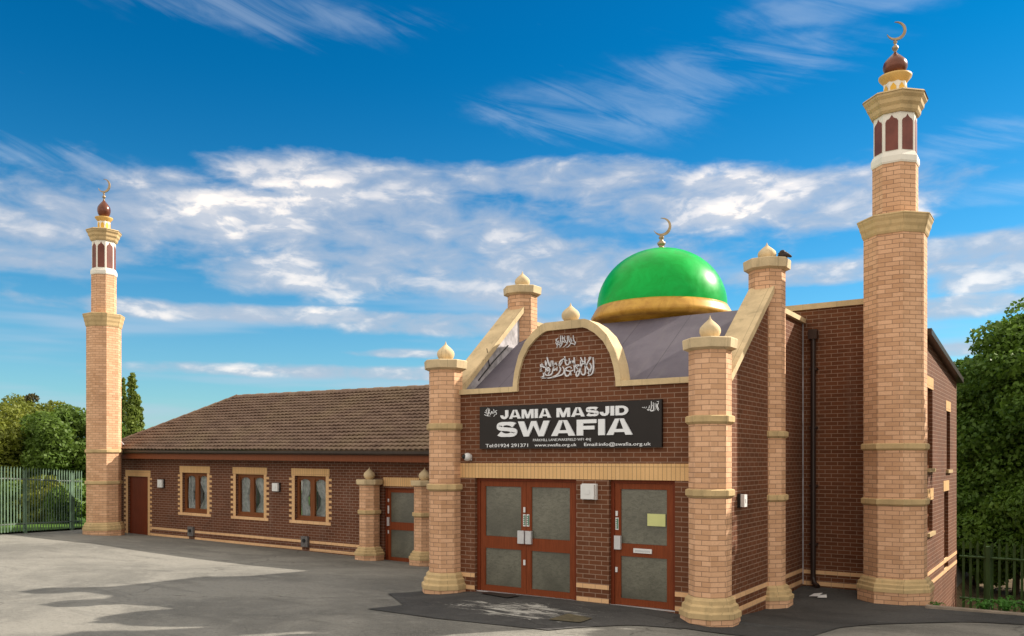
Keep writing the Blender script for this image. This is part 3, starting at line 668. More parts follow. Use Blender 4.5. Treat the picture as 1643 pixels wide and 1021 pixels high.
SMALL = [[(812, 185), (820, 260), (850, 320)], [(855, 290), (840, 330), (790, 320), (760, 340)], [(740, 190), (745, 270), (770, 300), (800, 270)], [(770, 225), (780, 300), (735, 370), (700, 380)], [(715, 190), (720, 290), (690, 350), (650, 380)],
         [(680, 200), (665, 240), (690, 290), (720, 330)], [(650, 215), (640, 270), (670, 300), (700, 280)], [(632, 190), (636, 280), (620, 350), (590, 385)], [(605, 190), (610, 300), (640, 335)], [(570, 230), (540, 260), (560, 300), (600, 300)],
         [(580, 270), (560, 330), (545, 390)], [(528, 290), (540, 330), (580, 340), (620, 310)], [(535, 240), (525, 275)], [(668, 195), (678, 215)], [(590, 320), (600, 385)], [(760, 260), (790, 250)], [(830, 345), (850, 340)]]
m = MB()
for s_ in BIG: stroke(m, [M1(p) for p in s_], .021, YF-.028, .026)
m.build('inscription', LETT2, porch)
m = MB()
for s_ in SMALL: stroke(m, [M1(p) for p in s_], .0115, YF-.024, .022)
m.build('inscription', LETT2, porch)

# ================================================================== SIGN BOARD
sx0, sx1, sz0, sz1 = -8.65, -5.245, 2.40, 3.13
sign = thing('sign_board', 'long black sign board with white lettering above the porch doors', 'sign')
MB().box(sx0, sx1, YF-.06, YF-.002, sz0, sz1).build('board', SIGNB, sign, bevel=.004)
def text(s, x0, x1, z0, z1, th, off, parent, name='lettering', italic=0.):
    cu = bpy.data.curves.new('t', 'FONT'); cu.body = s; cu.offset = off; cu.extrude = .01; cu.resolution_u = 4
    o = bpy.data.objects.new('t', cu); COL.objects.link(o); bpy.context.view_layer.update()
    me = bpy.data.meshes.new_from_object(o); bpy.data.objects.remove(o)
    co = np.array([v.co[:] for v in me.vertices]); lo, hi = co.min(0), co.max(0)
    X_ = x0+(co[:, 0]-lo[0])/(hi[0]-lo[0])*(x1-x0); Z_ = z0+(co[:, 1]-lo[1])/(hi[1]-lo[1])*(z1-z0); Y_ = YF-.06-th*(co[:, 2]-lo[2])/(hi[2]-lo[2]+1e-9)-.0005
    me.vertices.foreach_set('co', np.stack([X_, Y_, Z_], -1).ravel()); me.name = name
    me.materials.clear(); me.materials.append(LETT); me.update()
    ob = bpy.data.objects.new(name, me); COL.objects.link(ob); ob.parent = parent
    return ob
# big extended grotesque capitals drawn as outlines on a unit-height grid
def arcpts(cx, cz, rx, rz, a0, a1, n_=12): return [(cx+rx*math.cos(R(a0+(a1-a0)*i/n_)), cz+rz*math.sin(R(a0+(a1-a0)*i/n_))) for i in range(n_+1)]
def glyph(ch):
    """list of convex-ish quads strips as polygons, and the advance width"""
    st = .34
    if ch == 'I': return [[(0, 0), (st+.02, 0), (st+.02, 1), (0, 1)]], .36
    if ch == 'A': return [[(0, 0), (.37, 0), (.70, 1), (.47, 1)], [(1.03, 0), (1.40, 0), (.93, 1), (.70, 1)], [(.4261, .17), (.9739, .17), (.9112, .36), (.4888, .36)]], 1.40
    if ch == 'M': return [[(0, 0), (.30, 0), (.30, 1), (0, 1)], [(1.12, 0), (1.42, 0), (1.42, 1), (1.12, 1)], [(.30, .62), (.56, 0), (.71, 0), (.71, .36), (.42, 1), (.30, 1)], [(1.12, .62), (1.12, 1), (1.0, 1), (.71, .36), (.71, 0), (.86, 0)]], 1.42
    if ch == 'W': return [[(0, 1), (.36, 1), (.60, .30), (.66, 0), (.36, 0)], [(.66, 0), (.60, .30), (.82, 1), (.97, 1), (.97, .72)], [(1.28, 0), (1.34, .30), (1.12, 1), (.97, 1), (.97, .72)], [(1.94, 1), (1.58, 1), (1.34, .30), (1.28, 0), (1.58, 0)]], 1.94
    if ch == 'F': return [[(0, 0), (.36, 0), (.36, 1), (0, 1)], [(.36, .76), (1.12, .76), (1.12, 1), (.36, 1)], [(.36, .37), (1.0, .37), (1.0, .60), (.36, .60)]], 1.12
    def ring(o, i): return [[o[k], i[k], i[k+1], o[k+1]] for k in range(len(o)-1)]
    if ch == 'D': return [[(0, 0), (.34, 0), (.34, 1), (0, 1)], [(.34, 0), (.62, 0), (.62, .24), (.34, .24)], [(.34, .76), (.62, .76), (.62, 1), (.34, 1)]]+ring(arcpts(.62, .5, .62, .5, -90, 90), arcpts(.62, .5, .28, .26, -90, 90)), 1.24
    if ch == 'J': return [[(.60, .42), (.96, .42), (.96, 1), (.60, 1)]]+ring(arcpts(.48, .42, .48, .44, 0, -180), arcpts(.48, .42, .14, .17, 0, -180)), .96
    if ch == 'S':
        c = arcpts(.66, .70, .48, .185, 18, 90, 6)+arcpts(.60, .70, .42, .185, 90, 262, 10)+arcpts(.70, .30, .44, .19, 82, -90, 10)+arcpts(.62, .30, .46, .19, -90, -162, 6)
        o, i_ = [], []
        for k, p in enumerate(c):
            a, b = c[max(0, k-1)], c[min(len(c)-1, k+1)]; dx, dz = b[0]-a[0], b[1]-a[1]; l = math.hypot(dx, dz) or 1
            nx, nz = -dz/l, dx/l; w1 = .155*abs(nx)+.105*abs(nz); o.append((p[0]+nx*w1, p[1]+nz*w1)); i_.append((p[0]-nx*w1, p[1]-nz*w1))
        return ring(o, i_), 1.27
def big(word, x0, x1, z0, z1, th, gap=.10):
    G = [glyph(c) for c in word]; W = sum(g_[1] for g_ in G)+gap*(len(G)-1); k = (x1-x0)/W; h = z1-z0; x = 0
    yb_ = YF-.0605; yf_ = yb_-th
    for polys, adv in G:
        m = MB()
        for P in polys:
            Q = [(x0+(x+p[0])*k, z0+p[1]*h) for p in P]; ar = sum(Q[i][0]*Q[(i+1) % len(Q)][1]-Q[(i+1) % len(Q)][0]*Q[i][1] for i in range(len(Q)))
            if ar < 0: Q.reverse()
            m.face([(q[0], yf_, q[1]) for q in Q])
            for i in range(len(Q)): a, b = Q[i], Q[(i+1) % len(Q)]; m.face([(a[0], yf_, a[1]), (a[0], yb_, a[1]), (b[0], yb_, b[1]), (b[0], yf_, b[1])])
        m.build('letter', LETT, sign); x += adv+gap
big('JAMIA', -8.20, -7.195, 2.905, 3.055, .022, .13); big('MASJID', -7.085, -5.795, 2.905, 3.055, .022, .13)
big('SWAFIA', -8.275, -5.72, 2.600, 2.855, .028, .10)
text('PARKHILL LANE,WAKEFIELD WF1 4NJ', -7.55, -6.46, 2.505, 2.560, .004, .0, sign)
text('Tel:01924 291371', -8.52, -7.65, 2.425, 2.483, .004, .004, sign); text('www.swafia.org.uk', -7.52, -6.72, 2.415, 2.480, .004, .004, sign)
text('Email:info@swafia.org.uk', -6.58, -5.42, 2.415, 2.485, .004, .004, sign)
M2 = mapper(760, 640, 5.134, YF-.06)
m = MB()
for s_ in [[(195, 95), (180, 105), (190, 125), (170, 135)], [(165, 85), (170, 115), (150, 120)], [(160, 125), (150, 105), (140, 130), (130, 110)], [(135, 90), (120, 130), (100, 140)], [(118, 75), (122, 110), (110, 125)],
           [(100, 95), (112, 130)], [(108, 85), (104, 115), (92, 110)], [(128, 80), (130, 108)], [(88, 130), (110, 140), (140, 142)], [(180, 130), (165, 148)],
           [(1525, 30), (1515, 60), (1528, 90)], [(1505, 40), (1512, 80), (1525, 100)], [(1495, 35), (1495, 95)], [(1480, 30), (1482, 90), (1465, 95)], [(1465, 20), (1462, 85), (1445, 90)], [(1450, 55), (1440, 95), (1430, 85)],
           [(1440, 75), (1460, 100), (1490, 98)], [(1425, 65), (1418, 80)], [(1412, 68), (1395, 75)], [(1408, 76), (1388, 70)], [(1510, 25), (1528, 22)], [(1470, 60), (1485, 50)]]:
    stroke(m, [M2(p) for p in s_], .012, YF-.066, .005)
m.build('inscription', LETT, sign)

# ================================================================== small fittings on the porch
def lamp(cx, cy, cz, w_, h_, label, face='y', cat='wall light', group=None, name='wall_lamp'):
    t = thing(name, label, cat, group)
    def bx(a, b, c, d, e, f_, mat, nm, bev):
        (MB().box(cx+a, cx+b, cy+c, cy+d, cz+e, cz+f_) if face == 'y' else MB().box(cx-d, cx-c, cy+a, cy+b, cz+e, cz+f_)).build(nm, mat, t, bevel=bev)
    bx(-w_/2-.012, w_/2+.012, -.05, -.001, -h_/2-.012, h_/2+.012, BLACK if name == 'wall_lamp' else WHITE, 'back_plate', .012)
    bx(-w_/2, w_/2, -.11, -.0495, -h_/2, h_/2, WHITE, 'cover', .03)
    bx(-w_*.16, w_*.16, -.118, -.109, -h_*.16, h_*.16, WHITE, 'boss', .004)
    return t
lamp(-6.50, YF, 1.70, .24, .23, 'square white sounder box on the brick pier between the porch doors', cat='alarm box', name='alarm_box')
lamp(-4.35, 12.86, 1.58, .13, .19, 'small bulkhead lamp on the right side wall of the porch', face='x', group=None)
c = thing('security_camera', 'white domed security camera above the left end of the porch lintel', 'camera')
m = MB(); m.box(-8.96, -8.86, YF-.03, YF-.001, 2.20, 2.30); m.build('bracket', WHITE, c, bevel=.006)
MB().sphere((-8.90, YF-.08, 2.26), .072, .085, .072).build('housing', WHITE, c); MB().sphere((-8.925, YF-.14, 2.265), .045, .045, .045).build('lens', BLACK, c)
tag(MB().box(-5.545, -5.245, fy+.032, fy+.036, 1.185, 1.375).build('paper_notice', PAPER), 'yellow paper notice stuck to the glass of the single door', 'notice').location = (0, -.02, 0)
tag(clip_rows('door_mat', [(-8.49, 11.74), (-7.76, 11.50), (-7.72, 11.86), (-8.44, 11.95)], BLACK, .03, .05), 'flat black mat on the ground before the double door', 'mat')
tag(clip_rows('access_cover', [(-6.19, 10.78), (-5.74, 10.68), (-5.70, 10.24), (-6.16, 10.16)], plain('rusty_steel', (.10, .085, .05), .8, .3, 12.), .024, .05), 'square brown access cover set in the dark tarmac', 'cover')
# bird on the right rear pillar
b = MB(); bx_, by_, bz_ = -4.20, 14.72, 5.64
b.sphere((bx_, by_, bz_+.085), .095, .06, .07).sphere((bx_-.01, by_-.01, bz_+.13), .055, .05, .05).tube([(bx_+.05, by_, bz_+.10), (bx_+.11, by_, bz_+.06), (bx_+.14, by_, bz_+.045)], .038, 8, .016)
b.tube([(bx_-.05, by_-.02, bz_+.13), (bx_-.085, by_-.03, bz_+.12)], .016, 6, .004).tube([(bx_-.02, by_-.02, bz_+.04), (bx_-.02, by_-.02, bz_)], .008, 5).tube([(bx_+.02, by_+.02, bz_+.04), (bx_+.02, by_+.02, bz_)], .008, 5)
tag(b.build('bird', plain('dark_feathers', (.02, .012, .010), .6, .5, 20.)), 'dark bird crouching beside the stone ball on the tallest right pillar', 'bird')

# ================================================================== MAIN BLOCK (behind the porch)
blk = thing('main_block', 'tall dark red brick block between the porch side wall and the large minaret', 'building')
MB().box(-9.60, -2.30, 16.53, 16.8, -.8, 5.06).build('front_wall', RED, blk)
MB().box(-9.64, -2.26, 16.49, 16.86, 5.062, 5.165).build('coping', COPE, blk)
for z0, z1 in ((.05, .12), (-.165, -.09)): MB().box(-4.35, -2.3, 16.522, 16.56, z0, z1).build('plinth_band', HEAD, blk)
# right side wall with two windows, a door and a low window
def wall_x(mb, y0, y1, z0, ztop, xf, xb, holes):
    ys_ = sorted({y0, y1, *[h[0] for h in holes], *[h[1] for h in holes]})
    for i in range(len(ys_)-1):
        a, b_ = ys_[i], ys_[i+1]; hs = sorted([h for h in holes if h[0] < (a+b_)/2 < h[1]], key=lambda h: h[2]); z = z0
        for h in hs: mb.box(xb, xf, a, b_, z, h[2]); z = h[3]
        mb.prism([(a, z), (b_, z), (b_, ztop(b_)), (a, ztop(a))], 'x', xb, xf)
top = lambda y: 4.46-(y-16.8)*.095
H1 = [(17.35, 18.0, 2.05, 3.55), (20.1, 20.7, 2.0, 3.25), (17.35, 18.0, .85, 1.45), (19.7, 20.4, -.2, 1.55)]
wall_x(m := MB(), 16.8, 21.9, -1.6, top, -2.30, -2.5, H1); m.build('side_wall', RED, blk)
for h in H1:
    f = MB(); y0, y1, a, b_ = h
    f.box(-2.42, -2.36, y0+.002, y0+.06, a, b_-.002).box(-2.42, -2.36, y1-.06, y1-.002, a, b_-.002).box(-2.42, -2.361, y0+.06, y1-.06, b_-.06, b_-.002).box(-2.42, -2.361, y0+.06, y1-.06, a+.002, a+.06).box(-2.42, -2.361, y0+.06, y1-.06, (a+b_)/2-.02, (a+b_)/2+.02)
    fo = f.build('window' if a > .5 or a < -5 else 'side_door', WFR, blk); MB().box(-2.40, -2.39, y0+.05, y1-.05, a+.05, b_-.05).build('pane', GLASS, fo)
    MB().box(-2.47, -2.46, y0-.02, y1+.02, a, b_).build('dark_room_sheet', DARK, fo)  # black sheet behind the glass stands in for the unlit room
    MB().box(-2.33, -2.295, y0-.1, y1+.1, b_+.002, b_+.22).build('lintel', SOLD, fo)
    if a > .5: MB().box(-2.34, -2.25, y0-.06, y1+.06, a-.07, a-.002).build('sill', STONED, fo)
for z0, z1 in ((.05, .12), (-.165, -.09)): MB().box(-2.34, -2.294, 16.83, 21.9, z0, z1).build('plinth_band', HEAD, blk)
MB().prism([(16.8, top(16.8)+.002), (21.95, top(21.95)+.002), (21.95, top(21.95)+.11), (16.8, top(16.8)+.11)], 'x', -2.62, -2.16).build('verge', PIPE, blk)
MB().prism([(16.8, top(16.8)-.05), (21.9, top(21.9)-.05), (21.9, top(21.9)+.05), (16.8, top(16.8)+.05)], 'x', -9.6, -2.62).build('roof', FELT, blk)
MB().box(-9.6, -2.5, 21.7, 21.9, -1.6, 3.95).build('rear_wall', RED, blk); MB().box(-9.6, -9.38, 16.8, 21.7, -.8, 3.95).build('left_wall', RED, blk)
# downpipe with hopper
m = MB().tube([(-4.13, 16.43, -.05), (-4.13, 16.43, 4.5)], .048, 12); m.tube([(-4.13, 16.43, 0), (-4.11, 16.41, -.10), (-4.02, 16.33, -.16)], .05, 10)
m.box(-4.21, -4.05, 16.36, 16.50, 4.48, 4.66)
for z in (.6, 1.7, 2.8, 3.9): m.box(-4.20, -4.06, 16.40, 16.53, z, z+.04)
m.build('downpipe', PIPE, blk)
MB().box(-4.346, -4.33, 16.50, 16.528, -.15, 4.8).build('mortar_joint', LEAD, blk)

# ================================================================== PRAYER HALL (left wing)
YW = 16.47
def sh(p): return (p[0], p[1], p[2]-.0085*(p[0]+20.))
hall = thing('prayer_hall', 'long low dark red brick hall with brown tiled hipped roof', 'building')
def HB(mb, name, mat, parent=None, bevel=0.): return mb.build(name, mat, hall if parent is None else parent, bevel, xf=sh)
WIN = [(-23.45, -22.22), (-20.87, -19.62), (-18.32, -17.09)]; WZ = (.53, 1.78)
WD = (-26.40, -25.28, -.40, 1.61); GD = (-14.97, -13.80, -.44, 1.53)
holes = [(a, b_, *WZ) for a, b_ in WIN]+[WD, (GD[0], GD[1], GD[2], GD[3])]
HB(wall_y(MB(), -27.0, -9.62, -.8, 2.45, YW, YW+.25, holes), 'front_wall', REDW)
HB(MB().box(-27.0, -26.75, YW+.25, 22.0, -.8, 2.4), 'end_wall', REDW)
for a, b_ in ((-25.15, -23.12), (-22.82, -18.02), (-17.72, GD[0]-.11), (GD[1]+.01, -9.7)):
    for z0, z1 in ((-.085, -.012), (-.295, -.222)): HB(MB().box(a, b_, YW-.005, YW+.03, z0, z1), 'plinth_band', HEAD)
def surround(a, b_, z0, z1, parent, sill=True):
    m = MB(); m.box(a-.14, b_+.14, YW-.006, YW+.05, z1+.001, z1+.205); lt = HB(m, 'lintel', SOLD, parent)
    for sd in (0, 1):
        q = MB(); z = z0; i = 0; q.box(*((a-.1, a-.002) if sd == 0 else (b_+.002, b_+.1)), YW-.0045, YW+.05, z0, z1)
        while z < z1-.01:
            zz = min(z+.0745, z1); w_ = .225 if i % 2 else .115
            q.box(*((a-w_, a-.0015) if sd == 0 else (b_+.0015, b_+w_)), YW-.006, YW+.05, z+.003, zz-.003); z = zz; i += 1
        HB(q, 'quoin_blocks', plainbuff, parent)
    if sill: HB(MB().box(a-.2, b_+.2, YW-.02, YW+.05, z0-.085, z0-.001), 'sill', HEAD, parent)
plainbuff = plain('buff_block', (.68, .42, .21), .85, .14, 30.)
def curtain(m, x0, x1, z0, z1, y, seed, draw):
    """hanging net: wavy sheet; draw<0 gathered to the left, >0 to the right"""
    rr = random.Random(seed); k = 40; P = []
    for i in range(k+1):
        t = i/k; P.append((x0+(x1-x0)*t, y+.03*math.sin(t*30+seed)+.012*math.sin(t*67+seed*2)))
    for i in range(k):
        t0, t1 = i/k, (i+1)/k
        for j in range(6):
            s0, s1 = j/6, (j+1)/6
            def g_(t, s): # gather towards one side in the middle height
                pinch = .5*math.sin(math.pi*min(1, s*1.15))**2
                edge = x0 if draw < 0 else x1
                xx = x0+(x1-x0)*t; return xx+(edge-xx)*pinch
            m.face([(g_(t0, s0), P[i][1], z0+(z1-z0)*s0), (g_(t1, s0), P[i+1][1], z0+(z1-z0)*s0), (g_(t1, s1), P[i+1][1], z0+(z1-z0)*s1), (g_(t0, s1), P[i][1], z0+(z1-z0)*s1)], True)
for wi, (a, b_) in enumerate(WIN):
    z0, z1 = WZ; y = YW+.09; f = MB()
    f.box(a+.002, a+.085, y, y+.07, z0+.002, z1-.002).box(b_-.085, b_-.002, y, y+.07, z0+.002, z1-.002).box(a+.085, b_-.085, y+.001, y+.07, z1-.095, z1-.002).box(a+.085, b_-.085, y+.001, y+.07, z0+.002, z0+.13)
    c = (a+b_)/2; f.box(c-.085, c+.085, y-.004, y+.07, z0+.13, z1-.095); f.box(a+.01, b_-.01, y-.05, y-.001, z0+.003, z0+.045)
    win = HB(f, 'window', WFR)
    for x0, x1 in ((a+.085, c-.085), (c+.085, b_-.085)):
        HB(MB().box(x0-.004, x1+.004, y+.03, y+.038, z0+.125, z1-.09), 'pane', GLASS, win)
        r = MB(); n_ = 10; zt = z1-.095; rx = (x1-x0)/2; cx_ = (x0+x1)/2
        for i in range(n_): # arched inner head
            t0, t1 = math.pi*i/n_, math.pi*(i+1)/n_
            p0 = (cx_-rx*math.cos(t0), zt-.16+.16*math.sin(t0)); p1 = (cx_-rx*math.cos(t1), zt-.16+.16*math.sin(t1))
            r.face([(p0[0], y+.026, p0[1]), (p1[0], y+.026, p1[1]), (p1[0], y+.026, zt+.001), (p0[0], y+.026, zt+.001)])
        HB(r, 'arched_head', WFR, win)
    q = MB(); curtain(q, a+.06, c-.0, z0+.06, z1-.05, y+.10, wi*3+1, -1 if wi != 2 else -1); curtain(q, c+.0, b_-.06, z0+.06, z1-.05, y+.10, wi*5+2, 1)
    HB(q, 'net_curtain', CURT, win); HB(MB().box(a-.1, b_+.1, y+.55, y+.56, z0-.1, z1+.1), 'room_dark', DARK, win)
    surround(a, b_, z0, z1, win)
# plain door far left
d = HB(MB().box(WD[0]+.003, WD[1]-.003, YW+.07, YW+.12, WD[2]+.05, WD[3]-.003), 'plain_door', WOODD); surround(WD[0], WD[1], -.36, WD[3], d, False)
# glazed side door and its two low pillars
f = MB(); y = YW+.06
f.box(GD[0]+.003, GD[0]+.065, y, y+.08, -.42, GD[3]-.003).box(GD[1]-.065, GD[1]-.003, y, y+.08, -.42, GD[3]-.003).box(GD[0]+.065, GD[1]-.065, y+.001, y+.08, GD[3]-.07, GD[3]-.003)
gf = f.build('glazed_door_frame', WOODD, hall)
door_leaf(gf, GD[0]+.068, GD[1]-.068, y+.015, -.41, GD[3]-.073, (.40, .60))
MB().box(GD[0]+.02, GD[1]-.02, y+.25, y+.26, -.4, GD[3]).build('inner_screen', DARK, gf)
MB().box(GD[0], GD[1], y-.03, y+.1, -.45, -.415).build('threshold', STEEL, gf)
MB().box(GD[0]+.075, GD[0]+.145, y-.03, y+.013, .50, .72).build('handle_plate', STEEL, gf, bevel=.005); MB().box(GD[0]+.085, GD[0]+.125, y-.01, y+.013, .82, 1.02).build('sticker', WHITE, gf); MB().box(GD[0]+.09, GD[0]+.12, y-.01, y+.013, 1.12, 1.2).build('lock_plate', WHITE, gf); MB().box(GD[0]+.09, GD[0]+.12, y-.01, y+.013, .30, .38).build('lock_plate', WHITE, gf)
MB().box(GD[0]-.02, GD[1]+.02, YW-.006, YW+.04, GD[3]+.002, GD[3]+.225).build('lintel', SOLD, gf)
PZ = (-.6, -.24, -.03, [(.80, .915)], 1.55, 1.70, 2.0)
pillar(hall, -15.27, 16.25, PZ, half=.255, name='low_pillar', label='low pillar left of the glazed side door', fr=.15); pillar(hall, -13.42, 16.25, PZ, half=.255, name='low_pillar', label='low pillar right of the glazed side door', fr=.15)
# vents / boxes near the ground
for x0, x1 in ((-23.10, -22.84), (-18.00, -17.74)):
    v = MB().box(x0, x1, YW-.07, YW-.001, -.19, .10); v = HB(v, 'vent_box', plain('grey_metal', (.13, .12, .12), .6, .3, 15.), None, .01)
    HB(MB().tube([((x0+x1)/2, YW-.10, -.02), ((x0+x1)/2, YW-.06, -.02)], .05, 12), 'vent_pipe', BLACK, v)
# eaves: soffit, fascia, gutter
EY = 16.05
HB(MB().box(-27.12, -9.64, EY, EY+.03, 2.20, 2.385), 'fascia', FASC); HB(MB().box(-27.1, -9.65, EY+.031, YW+.02, 2.205, 2.23), 'soffit', FASC)
m = MB(); ga = [(EY-.13, 2.47), (EY-.125, 2.41), (EY-.09, 2.375), (EY-.04, 2.37), (EY-.004, 2.40), (EY-.002, 2.47)]
m.prism(list(ga), 'x', -27.15, -9.66); HB(m, 'gutter', GUT)
m = MB().tube([(-26.72, EY-.06, 2.39), (-26.72, EY+.05, 2.25), (-26.72, YW-.07, 2.12), (-26.72, YW-.07, -.3)], .04, 10); HB(m, 'downpipe', PIPE)
HB(MB().sphere((-26.42, EY+.12, 2.18), .05, .05, .05), 'soffit_light', WHITE)
# tiled roof: real courses
rise, run = 1.86, 3.12; NR = 19; zE, yE = 2.47, EY-.10; xE = -27.15; xRt = -9.62
sl_ = math.hypot(rise, run); ny_, nz_ = -rise/sl_, run/sl_
def tile_h(x):
    t = (x/.18) % 1.; return .044*(math.sin(math.pi*t)**.8)
m = MB(); dx = .0300
for r_ in range(NR):
    t0, t1 = r_/NR, (r_+1)/NR; xs0 = xE+run*t0
    nx_ = int((xRt-xs0)/dx)
    b0 = len(m.v)
    for i in range(nx_+1):
        x = xRt-(nx_-i)*dx; h = tile_h(x+.005*math.sin(r_*1.7)); sag = .006*math.sin(x*.9+r_*.6)+.003*math.sin(x*5.1+r_*2.)
        for t, o in ((t0+.024, -.012), (t0-.004, .030+h+sag), (t0-.004, .054+h+sag), (t1+.022, .000+h*.6+sag)):
            m.v.append((x, yE+run*t+ny_*o, zE+rise*t+nz_*o))
    for i in range(nx_):
        q = b0+4*i
        for e in (0, 1, 2): m.f.append([q+e, q+4+e, q+5+e, q+1+e]); m.sm.append(e == 2)
roof = HB(m, 'tiled_roof', TILE)
yR, zR = yE+run, zE+rise
m = MB(); m.face([(xE, yE, zE-.03), (xE+run, yR, zR-.03), (xE, yE+2*run, zE-.03)]); m.face([(xE+run, yR, zR-.03), (xRt, yR, zR-.03), (xRt, yE+2*run, zE-.03), (xE, yE+2*run, zE-.03)]); HB(m, 'rear_slope', TILE, roof)
m = MB()
for i in range(46):    # ridge tiles
    x0 = xE+run-.05+i*.335
    if x0+.33 > xRt: break
    m.tube([(x0, yR, zR-.02+.012*(i % 2)), (x0+.325, yR, zR-.02+.012*(i % 2))], .105, 12)
HB(m, 'ridge_tiles', TILE, roof)
m = MB()
for i in range(13):
    t0, t1 = i/13, (i+.96)/13
    m.tube([(xE+run*t0, yE+run*t0, zE+rise*t0+.03), (xE+run*t1, yE+run*t1, zE+rise*t1+.045)], .075, 10)
HB(m, 'hip_tiles', TILE, roof)
HB(MB().prism([(-26.9, 2.50), (-26.1, 2.60), (-25.9, 2.66), (-26.3, 2.92), (-26.9, 2.95)], 'y', 16.0, 16.03), 'flashing', LEAD, roof)
lamp(-24.49, YW, 1.45, .23, .25, 'white bulkhead lamp on the hall wall next to the plain brown door', group='white lamps on the hall wall')
lamp(-19.03, YW, 1.43, .23, .23, 'white bulkhead lamp on the hall wall between middle and right windows', group='white lamps on the hall wall')

# ================================================================== MINARETS
def minaret(cx, cy, z, label, wall_band=0.):
    """z: dict of heights"""
    t = thing('minaret', label, 'minaret', 'octagonal brick minarets at the ends of the building'); H = .478
    s = MB().lathe(cx, cy, [(H+.095, z['g']), (H+.095, z['pl'])]).lathe(cx, cy, [(H, z['pl']+.01), (H, z['c1']+.02)]).build('shaft', BUFF, t)
    h = z['mt']-z['pl']
    MB().lathe(cx, cy, [(H+.108, z['pl']), (H+.108, z['pl']+h*.26), (H+.09, z['pl']+h*.36), (H+.09, z['pl']+h*.58), (H+.055, z['pl']+h*.68), (H+.05, z['pl']+h*.86), (H+.012, z['mt'])]).build('base_moulding', STONED, t)
    for a, b_ in z['b']: MB().lathe(cx, cy, [(H+.008, a), (H+.04, a+.03), (H+.04, b_-.015), (H+.02, b_)]).build('band', STONED, t)
    def cornice(a, b_, r0, r1, nm='cornice', n=3):
        pr = [(r0, a)]
        for i in range(n):
            u0 = r0+(r1-r0)*(i+.55)/n; za, zb = a+(b_-a)*(i+.35)/n, a+(b_-a)*(i+.9)/n; pr += [(u0, za), (u0+.01, zb)]
        pr += [(r1, b_-.03), (r1-.02, b_)]
        return MB().lathe(cx, cy, pr).build(nm, STONED, t)
    cornice(z['c1'], z['c1t'], H+.01, H+.105)
    h2 = .345
    MB().lathe(cx, cy, [(h2, z['c1t']-.01), (h2, z['l0']+.01)]).build('upper_shaft', BUFF, t)
    lan = MB().lathe(cx, cy, [(h2+.01, z['l0']), (h2+.022, z['l0']+.03), (h2+.022, z['l0']+.12), (h2-.005, z['l0']+.19), (h2-.02, z['l0']+.20), (h2-.02, z['c2']+.01)]).build('lantern', LWHITE, t)
    a, b_ = z['l0']+.22, z['c2']-.03; ap = h2-.02; sw = ap*math.tan(math.pi/8)
    for k in range(8):
        th = math.pi*k/4; nx, ny = math.cos(th), math.sin(th); tx, ty = -ny, nx; w_ = sw*.74; hh = b_-a
        pr = [(-w_, a), (w_, a), (w_, a+hh*.80), (w_*.80, a+hh*.86), (w_*.45, a+hh*.885), (w_*.22, a+hh*.92), (0, a+hh*.985), (-w_*.22, a+hh*.92), (-w_*.45, a+hh*.885), (-w_*.80, a+hh*.86), (-w_, a+hh*.80)]
        mb = MB()
        def P(p, o): return (cx+nx*(ap+o)+tx*p[0], cy+ny*(ap+o)+ty*p[0], p[1])
        mb.face([P(p, .008) for p in pr])
        for i in range(len(pr)): p, q = pr[i], pr[(i+1) % len(pr)]; mb.face([P(p, 0), P(q, 0), P(q, .008), P(p, .008)])
        mb.build('panel', MAROON, lan)
    cornice(z['c2'], z['c2t'], h2+.01, h2+.155)
    zr = z['c2t']
    dr = MB().lathe(cx, cy, [(.175, zr-.02), (.175, z['r']+.02)]).build('drum', LWHITE, t)
    for k in range(8):
        th = math.pi*k/4; nx, ny = math.cos(th), math.sin(th); tx, ty = -ny, nx; w_ = .048; a2, b2 = zr+.02, z['r']-.01
        mb = MB(); pr = [(-w_, a2), (w_, a2), (w_, a2+(b2-a2)*.7), (0, b2), (-w_, a2+(b2-a2)*.7)]
        mb.face([(cx+nx*.183+tx*p[0], cy+ny*.183+ty*p[0], p[1]) for p in pr]); mb.build('niche', YEL, dr)
    MB().lathe(cx, cy, [(.17, z['r']), (.21, z['r']+(z['rt']-z['r'])*.35), (.265, z['r']+(z['rt']-z['r'])*.75), (.27, z['rt']-.01), (.2, z['rt'])], 24, smooth=True).build('rim', YEL if False else GOLDR, t)
    on = onion(MB(), cx, cy, z['rt']-.01, .20, z['on']-z['rt']).build('onion_dome', COPPER, t)
    tz = z['on']-.10
    m = MB().lathe(cx, cy, [(.03, tz-.02), (.02, tz+.03), (.05, tz+.07), (.055, tz+.10), (.02, tz+.14), (.015, tz+.16), (.035, tz+.185), (.03, tz+.21), (.01, tz+.24)], 14, smooth=True)
    crescent(m, cx+.02, cy, tz+.22, (z['top']-tz-.22)/2.5, .03, R(36), .4); m.build('crescent', SILV, t)
    return t
GOLDR = plain('ochre_paint', (.60, .38, .12), .55, .12, 5.)
minaret(-2.62, 15.92, dict(g=-.55, pl=-.02, mt=.20, b=[(1.43, 1.55), (2.37, 2.49)], c1=6.04, c1t=6.36, l0=7.26, c2=8.12, c2t=8.45, r=8.70, rt=8.86, on=9.36, top=9.88), 'large near octagonal minaret of buff brick at the right corner of the building')
minaret(-26.05, 15.42, dict(g=-.55, pl=-.03, mt=.22, b=[(1.42, 1.54), (2.42, 2.54)], c1=6.45, c1t=6.86, l0=8.12, c2=9.20, c2t=9.56, r=9.84, rt=10.0, on=10.68, top=11.35), 'distant octagonal minaret of buff brick at the left end of the low hall')

